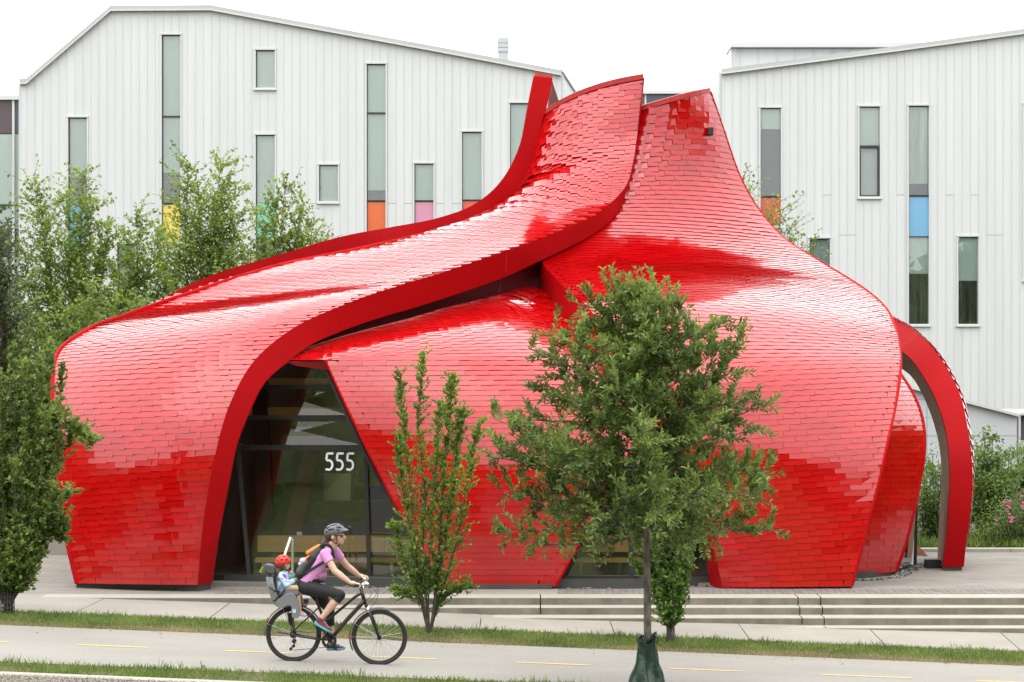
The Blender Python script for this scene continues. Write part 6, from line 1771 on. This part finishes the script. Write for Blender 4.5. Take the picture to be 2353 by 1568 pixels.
nk0, nk1 = Z(805, 372, 0), Z(838, 300, 0)
HC = Z(846, 238, 0)
parts = []
# head: skull, face, jaw, nose, lips, chin, ears
Rh = Matrix.Rotation(math.radians(-6), 3, 'Y')
parts += [('e', HC, (.100, .076, .105), None), ('e', Z(880, 268, 0), (.062, .060, .080), None), ('e', Z(893, 300, 0), (.042, .046, .052), None), ('e', Z(905, 322, 0), (.026, .030, .022), None),
          ('c', Z(925, 255, 0), Z(938, 281, 0), .010, .014), ('e', Z(932, 283, 0), (.013, .017, .010), None), ('e', Z(921, 301, 0), (.013, .024, .007), None), ('e', Z(918, 309, 0), (.012, .021, .007), None),
          ('e', Z(913, 247, 0), (.024, .055, .012), None), ('e', Z(832, 272, -.078), (.020, .011, .033), None), ('e', Z(832, 272, .078), (.020, .011, .033), None),
          ('c', nk0, nk1, .056, .052), ('c', Z(860, 310, 0), Z(835, 345, 0), .045, .05)]
# torso and limbs under the clothes
for y in (-.06, .06):
    parts += [('c', Z(612, 685, y), Z(665, 590, y), .085, .080), ('c', Z(665, 590, y), Z(752, 465, y), .080, .088), ('c', Z(752, 465, y), Z(795, 405, y * .8), .088, .055)]
parts += [('c', shN, elN, .047, .040), ('c', elN, elN + (wrN - elN) * .35, .040, .041), ('c', elN + (wrN - elN) * .35, wrN, .041, .024), ('c', shF, elF, .047, .040), ('c', elF, elF + (wrF - elF) * .35, .040, .041), ('c', elF + (wrF - elF) * .35, wrF, .041, .024)]
parts += [('c', hipN, knN, .088, .058), ('c', knN, knN + (anN - knN) * .35, .052, .056), ('c', knN + (anN - knN) * .35, anN, .056, .032), ('c', hipF, knF, .088, .058), ('c', knF, knF + (anF - knF) * .35, .052, .055), ('c', knF + (anF - knF) * .35, anF, .055, .032)]
parts += [('c', anN, Z(712, 1012, -.135), .032, .03), ('c', anF, Z(800, 1250, .13), .032, .03)]
parts += hand(wrN, None, gN, -1) + hand(wrF, None, gF, 1)
body = blob('body', parts, 'skin', woman, .0055, 2)
# t-shirt
sp_ = []
for y in (-.07, .07):
    sp_ += [('c', Z(592, 690, y), Z(655, 592, y), .098, .094), ('c', Z(655, 592, y), Z(742, 470, y), .094, .102), ('c', Z(742, 470, y), Z(788, 400, y * .9), .102, .066)]
sp_ += [('e', Z(775, 520, -.065), (.062, .062, .07), None), ('e', Z(775, 520, .065), (.062, .062, .07), None), ('e', Z(715, 600, 0), (.085, .12, .09), None),
        ('c', shN + Vector((-.01, .02, .012)), shN + (elN - shN) * .52, .066, .058), ('c', shF + Vector((-.01, -.02, .012)), shF + (elF - shF) * .52, .066, .058),
        ('c', Z(795, 392, -.1), Z(812, 372, -.04), .05, .045), ('c', Z(795, 392, .1), Z(812, 372, .04), .05, .045)]
dN, dF = (elN - shN).normalized(), (elF - shF).normalized()
hem = (Z(560, 655) - Z(752, 668)); up_t = (Z(742, 470) - Z(600, 690)).normalized()
shirt = blob('t_shirt', sp_, 'shirt', woman, .007, 3, cut=[(shN + (elN - shN) * .42, dN, .11), (shF + (elF - shF) * .42, dF, .11), (Z(640, 678), -Vector((.30, 0, .95)), .45), (Z(826, 352), (nk1 - nk0), .085)])
sd2 = shirt.modifiers.new('t', 'SOLIDIFY'); sd2.thickness = .004
lg = []
for y in (-.07, .07): lg += [('c', Z(590, 700, y), Z(640, 640, y), .105, .09)]
lg += [('e', Z(575, 715, 0), (.10, .165, .10), None), ('c', hipN, knN, .100, .068), ('c', knN, knN + (anN - knN) * .34, .066, .064), ('c', hipF, knF, .100, .068), ('c', knF, knF + (anF - knF) * .62, .066, .050)]
kN2 = knN + (anN - knN) * .24; kF2 = knF + (anF - knF) * .55
blob('leggings', lg, 'leggings', woman, .007, 2, cut=[(kN2, anN - knN, .10), (kF2, anF - knF, .09), (Z(655, 610), Vector((.5, 0, .8)), .2)])
def shoe(heel, toe, s_, name='shoe'):
    heel, toe = Vector(heel), Vector(toe); d = (toe - heel); L = d.length; d.normalize(); u_ = Vector((-d.z, 0, d.x)); u_ = u_ if u_.z > 0 else -u_
    a = heel + d * .035
    o = blob(name, [('c', a + u_ * .040, heel + d * L * .55 + u_ * .034, .034, .036), ('c', heel + d * L * .55 + u_ * .03, toe - d * .032 + u_ * .018, .036, .024), ('c', a + u_ * .045, a + u_ * .085 + d * .012, .034, .032), ('c', heel + d * L * .30 + u_ * .075, heel + d * L * .62 + u_ * .045, .026, .026)], 'shoe', woman, .006, 2)
    mb = MB(); n = 14; vs = []
    for i in range(n + 1):
        f = i / n; w_ = float(np.interp(f, [0, .1, .35, .7, .92, 1], [.018, .034, .030, .044, .032, .012])); th = float(np.interp(f, [0, .15, .6, 1], [.034, .032, .024, .018])); spring = .012 * max(0, f - .75) * 4 + .008 * max(0, .1 - f) * 10
        c_ = heel + d * L * f + u_ * spring
        for (y, h) in ((-w_, 0), (w_, 0), (w_ * 1.06, th), (-w_ * 1.06, th)): vs.append(c_ + Vector((0, y, 0)) + u_ * h)
    mb.add(vs, [(4*i+j, 4*i+(j+1)%4, 4*i+4+(j+1)%4, 4*i+4+j) for i in range(n) for j in range(4)] + [(0, 1, 2, 3), (4*n+3, 4*n+2, 4*n+1, 4*n)])
    mb.build('sole', M['sole'], o, smooth=False)
    lc = MB()
    for k in range(4):
        p = heel + d * L * (.42 + .09 * k) + u_ * (.088 - .012 * k); lc.tube([p + Vector((0, -.028, -.012)), p + Vector((0, -.012, .004)), p + Vector((0, .012, .004)), p + Vector((0, .028, -.012))], .005, 5)
    lc.build('laces', M['sole'], o)
shoe(Z(668, 1032, -.14), Z(826, 1122, -.14), -1); shoe(Z(764, 1300, .14), Z(936, 1288, .14), 1)
# hair
hr = [('e', Z(820, 250, 0), (.098, .079, .095), None), ('c', Z(790, 290, 0), Z(760, 318, 0), .045, .035), ('c', Z(760, 318, 0), Z(712, 330, 0), .034, .018), ('c', Z(712, 330, 0), Z(690, 345, .01), .018, .008)]
blob('hair', hr, 'hair', woman, .006, 2, cut=[(Z(856, 262), Vector((1, 0, -.15)), .2)])
# helmet
def helmet(c, r, m, parent, vents, visor=True, tilt=-8, m2='black', zcut=-.30):
    R_ = Matrix.Rotation(math.radians(tilt), 3, 'Y'); mb = MB(); nu, nv = 72, 26; vs = []; keep = []
    for j in range(nv + 1):
        ph = math.radians(90 - (90 + 24) * j / nv)
        for i in range(nu):
            a = 2 * math.pi * i / nu; x, y, z = math.cos(ph) * math.cos(a), math.cos(ph) * math.sin(a), math.sin(ph)
            tail = 1.0 + .10 * max(0, -x) * max(0, .5 - z) + .10 * max(0, x) ** 3 * max(0, .3 - z)
            vs.append(Vector(c) + R_ @ Vector((x * r[0] * tail, y * r[1], z * r[2])))
    fs = []
    for j in range(nv):
        for i in range(nu):
            a = 2 * math.pi * (i + .5) / nu; ph = math.radians(90 - 114 * (j + .5) / nv); x, y, z = math.cos(ph) * math.cos(a), math.cos(ph) * math.sin(a), math.sin(ph)
            edge = -.34 + .20 * max(0, x) - .05 * max(0, -x)
            if z < edge: continue
            if any(((x - vx) / va) ** 2 + ((abs(y) - vy) / vb) ** 2 + ((z - vz) / vc) ** 2 < 1 for (vx, vy, vz, va, vb, vc) in vents): continue
            fs.append((j*nu+i, j*nu+(i+1)%nu, (j+1)*nu+(i+1)%nu, (j+1)*nu+i))
    mb.add(vs, fs); o = mb.build('helmet', M[m], parent, smooth=True); sm = o.modifiers.new('s', 'SOLIDIFY'); sm.thickness = -.012 if False else .012; sm.offset = 1
    li = MB(); li.ell(c, (r[0] * .93, r[1] * .93, r[2] * .93), 28, 14, R_)
    li.f = [f for f in li.f if min((R_.inverted() @ (Vector(li.v[i]) - Vector(c))).z for i in f) > -.25 * r[2]]; li.m = [0] * len(li.f)
    li.build('helmet_liner', M[m2], o, smooth=True)
    return o, R_
vents = [(.0, .52, .78, .55, .10, .16), (-.55, .55, .55, .33, .12, .14), (.42, .72, .42, .40, .16, .11), (-.30, .90, .30, .42, .25, .10), (.0, .17, .97, .6, .09, .2), (.62, .28, .66, .28, .12, .14), (-.75, .30, .52, .22, .16, .14), (.50, .85, .10, .30, .3, .09), (-.72, .62, .05, .22, .25, .10)]
hm, Rm = helmet(Z(846, 222, 0), (.128, .098, .100), 'helmet', woman, vents)
mb = MB(); vs = []
for i in range(13):
    a = math.radians(-62 + 124 * i / 12); c_ = Z(846, 222, 0)
    for (rr_, z) in ((1.0, .022), (1.28, -.004), (1.27, -.012), (.98, .008)): vs.append(c_ + Rm @ Vector((math.cos(a) * .134 * (rr_ if rr_ < 1.1 else 1 + (rr_ - 1) * math.cos(a * 1.1)), math.sin(a) * .102 * (1 if rr_ < 1.1 else 1.04), z)))
mb.add(vs, [(4*i+j, 4*i+(j+1)%4, 4*i+4+(j+1)%4, 4*i+4+j) for i in range(12) for j in range(4)]); mb.build('visor', M['helmet'], hm, smooth=False)
st = MB()
for s_ in (-1, 1):
    st.tube([Z(862, 250, s_ * .083), Z(868, 290, s_ * .07), Z(868, 330, s_ * .04), Z(875, 345, 0)], .0055, 5, squash=(1, 1)); st.tube([Z(806, 270, s_ * .085), Z(838, 312, s_ * .075), Z(866, 332, s_ * .042)], .0055, 5)
st.ell(Z(880, 347, 0), (.02, .022, .012), 8, 6); st.build('helmet_strap', M['black'], woman)
sg = MB()
for s_ in (-1, 1):
    sg.ell(Z(909, 262, s_ * .034), (.017, .030, .020), 12, 8); sg.tube([Z(905, 254, s_ * .058), Z(870, 256, s_ * .076), Z(838, 258, s_ * .080)], .004, 5)
sg.tube([Z(922, 256, -.02), Z(924, 256, .02)], .004, 5); sg.build('sunglasses', M['lens'], woman, smooth=True)
MB().ell(Z(928, 305.5, 0), (.009, .020, .0045), 10, 6).build('lips', M['lip'], woman, smooth=True)
# backpack
bp = empty('backpack', Z(640, 480), 'black backpack with orange panels worn on the cyclist\'s back', 'backpack')
bpar = []
for y in (-.075, .075): bpar += [('c', Z(722, 385, y * .8), Z(660, 455, y), .055, .085), ('c', Z(660, 455, y), Z(575, 570, y), .085, .088), ('c', Z(575, 570, y), Z(552, 600, y), .088, .07)]
blob('pack_body', bpar, 'nylon', bp, .008, 2)
blob('orange_panel', [('c', Z(655, 385, -.06), Z(715, 352, -.055), .035, .03), ('c', Z(612, 410, -.085), Z(650, 388, -.075), .03, .03)], 'orange', bp, .007, 2)
blob('side_pocket', [('c', Z(590, 500, -.135), Z(545, 570, -.13), .045, .05)], 'seat_dark', bp, .007, 2)
blob('stuffed_cloth', [('e', Z(573, 478, -.135), (.045, .04, .04), None), ('e', Z(548, 505, -.13), (.03, .035, .025), None), ('e', Z(595, 470, -.13), (.025, .03, .035), None)], 'lilac', bp, .007, 1)
MB().tube([Z(628, 430, -.15), Z(600, 455, -.165), Z(585, 515, -.16)], .012, 6).build('orange_trim', M['orange'], bp, smooth=True)
def strap(pts, wd, th, name='strap', m='nylon'):
    mb = MB(); n = 24; c_ = cubic(np.linspace(0, 1, len(pts)), [tuple(p) for p in pts], np.linspace(0, 1, n)); mb.tube([tuple(p) for p in c_], wd, 8, squash=(th, 1)); mb.build(name, M[m], bp, smooth=True)
for s_ in (-1, 1):
    strap([Z(715, 372, s_ * .09), Z(745, 338, s_ * .10), Z(790, 335, s_ * .115), Z(822, 365, s_ * .12), Z(836, 415, s_ * .115), Z(842, 455, s_ * .12)], .024, .45)
    strap([Z(560, 600, s_ * .15), Z(640, 555, s_ * .178), Z(720, 505, s_ * .182), Z(768, 478, s_ * .165)], .016, .4)
hl = MB(); hl.tube([Z(715, 345, 0), Z(700, 318, 0), Z(712, 310, 0), Z(730, 340, 0)], .009, 6); hl.build('top_loop', M['hair'], bp)

# ---------------- child
kid = empty('person', Z(400, 790), 'small child in a red helmet and tie-dyed top sitting in the grey child seat', 'person')
kp = [('e', Z(388, 505, 0), (.076, .066, .078), None), ('e', Z(408, 540, 0), (.045, .046, .042), None), ('c', Z(440, 520, 0), Z(445, 532, 0), .008, .01), ('c', Z(385, 560, 0), Z(385, 600, 0), .034, .036),
      ('c', Z(385, 615, 0), Z(395, 735, 0), .06, .07), ('c', Z(390, 625, -.09), Z(425, 690, -.115), .03, .027), ('c', Z(425, 690, -.115), Z(480, 655, -.07), .026, .02), ('c', Z(390, 625, .09), Z(430, 680, .11), .03, .027), ('c', Z(430, 680, .11), Z(462, 610, .02), .026, .018)]
for y, s_ in ((-.07, -1), (.07, 1)):
    kp += [('c', Z(400, 755, y), Z(520, 765, y * 1.15), .055, .043), ('c', Z(520, 765, y * 1.15), Z(532, 850, y * 1.2), .040, .032), ('c', Z(532, 850, y * 1.2), Z(540, 930, y * 1.2), .032, .024), ('c', Z(540, 935, y * 1.2), Z(575, 950, y * 1.2), .024, .02)]
# small hands: a palm, four fingers and a thumb each, one at the mouth
for (hx, hy, y, sx) in ((452, 590, -.005, 1), (492, 648, -.06, 1)):
    kp += [('e', Z(hx, hy, y), (.018, .014, .022), None)]
    for k in range(4): a = Z(hx + 6, hy - 10 + 6 * k, y - .004); kp += [('c', a, a + Vector((.016, -.004, .006)), .0062, .0058), ('c', a + Vector((.016, -.004, .006)), a + Vector((.026, .004, -.002)), .0058, .005)]
    a = Z(hx - 6, hy - 8, y - .012); kp += [('c', a, a + Vector((.010, -.006, .018)), .007, .0055)]
blob('body', kp, 'skin', kid, .006, 2)
tp = [('c', Z(380, 612, 0), Z(395, 735, 0), .078, .092), ('c', Z(378, 620, -.05), Z(392, 628, -.10), .05, .045), ('c', Z(392, 628, -.10), Z(425, 690, -.125), .045, .042), ('c', Z(425, 690, -.125), Z(478, 662, -.085), .042, .034), ('c', Z(392, 628, .10), Z(430, 680, .12), .045, .042), ('c', Z(430, 680, .12), Z(464, 615, .03), .042, .034), ('c', Z(475, 665, -.03), Z(478, 690, .02), .035, .03)]
blob('tie_dye_top', tp, 'tiedye', kid, .007, 2, cut=[(Z(383, 578), Vector((0, 0, 1)), .09)])
blob('blanket', [('c', Z(440, 715, -.1), Z(520, 722, -.1), .045, .035), ('c', Z(440, 715, .06), Z(520, 722, .06), .045, .035), ('c', Z(445, 730, -.02), Z(535, 740, -.02), .055, .045), ('c', Z(530, 730, -.08), Z(550, 780, -.08), .03, .022)], 'tan', kid, .008, 2)
blob('shorts', [('c', Z(395, 760, -.07), Z(510, 768, -.085), .068, .052), ('c', Z(395, 760, .07), Z(510, 768, .085), .068, .052)], 'slate_cloth', kid, .008, 2)
for y in (-.084, .084): blob('shoe', [('c', Z(540, 950, y), Z(585, 962, y), .028, .024), ('c', Z(540, 935, y), Z(542, 950, y), .026, .026)], 'lilac', kid, .006, 1)
blob('hair', [('e', Z(376, 520, 0), (.08, .072, .075), None), ('c', Z(355, 555, -.02), Z(338, 590, -.03), .035, .038), ('c', Z(338, 590, -.03), Z(312, 625, -.04), .036, .014)], 'hair', kid, .006, 2, cut=[(Z(404, 520), Vector((1, 0, -.1)), .12)])
kv = [(.25, .55, .72, .28, .14, .12), (-.45, .55, .66, .26, .14, .12), (.55, .78, .22, .26, .2, .10), (-.1, .92, .30, .26, .2, .10), (-.68, .62, .25, .2, .2, .10), (.1, .12, .98, .3, .1, .2), (.7, .35, .55, .2, .14, .12)]
helmet(Z(385, 492, 0), (.094, .080, .088), 'helmet_red', kid, kv, tilt=-4)
MB().tube([Z(415, 530, -.068), Z(410, 560, -.05), Z(415, 580, 0)], .004, 5).build('helmet_strap', M['black'], kid)

# ================================================================ SMALL THINGS
hrl = empty('handrail', P(662, 1330, 33.5), 'bent stainless steel handrail standing just behind the child', 'handrail')
mb = MB()
def flat(pts, w_, d_):
    for a, b in zip(pts, pts[1:]): bar(mb, a, b, w_, d_)
flat([P(672, 1352, 33.45), P(672.5, 1240, 33.45), P(667, 1237.5, 33.42)], .032, .05)
flat([P(667, 1237.5, 33.42), P(651, 1286, 32.95), P(647, 1289, 32.9), P(646.5, 1372, 32.9)], .032, .05)
mb.build('rail', M['steel'], hrl)
bb = empty('black_box', P(2145, 1297, 38.35), 'low black plastic box on the paving beside the foot of the red arch', 'box')
c = P(2145, 1290, 38.4)
mb = MB(); mb.poly([(c.x - .145, 38.4, .25), (c.x - .155, 38.4, .30), (c.x - .14, 38.4, .38), (c.x + .13, 38.4, .38), (c.x + .16, 38.4, .30), (c.x + .15, 38.4, .25)], .22)
mb.build('case', M['black'], bb); MB().box((c.x - .01, 38.4, .389), (.25, .2, .014)).build('lid', M['black'], bb)
MB().box((c.x - .02, 38.28, .345), (.06, .02, .02)).build('latch', M['steel_dark'], bb)
cp = MB(); a = P(2090, 1275, 41.4)
cp.add([(ux(2072, 41.4), 41.3, .25), (ux(2130, 41.0), 40.9, .25), (ux(2105, 41.4), 41.3, .44), (ux(2072, 41.4), 41.3, .47), (ux(2072, 41.4), 41.8, .25), (ux(2135, 41.0), 41.8, .25), (ux(2105, 41.4), 41.8, .44), (ux(2072, 41.4), 41.8, .47)],
       [(0, 1, 2, 3), (7, 6, 5, 4), (3, 2, 6, 7), (1, 5, 6, 2), (0, 3, 7, 4)])
tag(cp.build('planter_edge', M['corten']), 'rusty steel planter edge seen through the red arch', 'planter')
for (u, v, s_) in [(402, 1357, 1.4), (447, 1356.5, .8), (330, 1353, .6), (300, 1350, .7), (415, 1358, .9)]:
    Yl = 16690 / (v - 870); p = P(u, v, Yl); mb = MB()
    mb.add([(p.x - .03 * s_, Yl, .262), (p.x, Yl - .02 * s_, .275), (p.x + .035 * s_, Yl, .262), (p.x, Yl + .03, .29)], [(0, 1, 3), (1, 2, 3)])
    tag(mb.build('fallen_leaf', M['corten']), {402: 'largest curled reddish leaf on the paving in front of the left petal', 447: 'small red leaf nearest the right foot corner of the left petal', 330: 'small red leaf below the middle of the left petal', 300: 'reddish leaf nearest the left end of the petal foot', 415: 'small red leaf lying just right of the largest fallen leaf'}[u], 'leaf', 'fallen leaves by the left petal')

r = np.random.default_rng(91); n = 150
lx = r.uniform(-8, 8.5, n); ly = np.where(r.random(n) < .55, 29.1 - np.abs(r.normal(0, .35, n)), np.where(r.random(n) < .6, 25.62 + np.abs(r.normal(0, .25, n)), 30.9 + np.abs(r.normal(0, .5, n))))
lz = plane_z(0) - .04 * lx + .019
tag(leaf_mesh('leaf_litter', np.stack([lx, ly, lz], 1), r.normal(size=(n, 3)) * np.array([1, 1, .12]), np.array([0, 0, 1.0]) + r.normal(size=(n, 3)) * .25, r.uniform(.025, .06, n), r.uniform(.015, .03, n), r.random(n), 'straw', 'flat'), 'scattered dry leaf bits along the edges of the path', None, None, 'stuff')
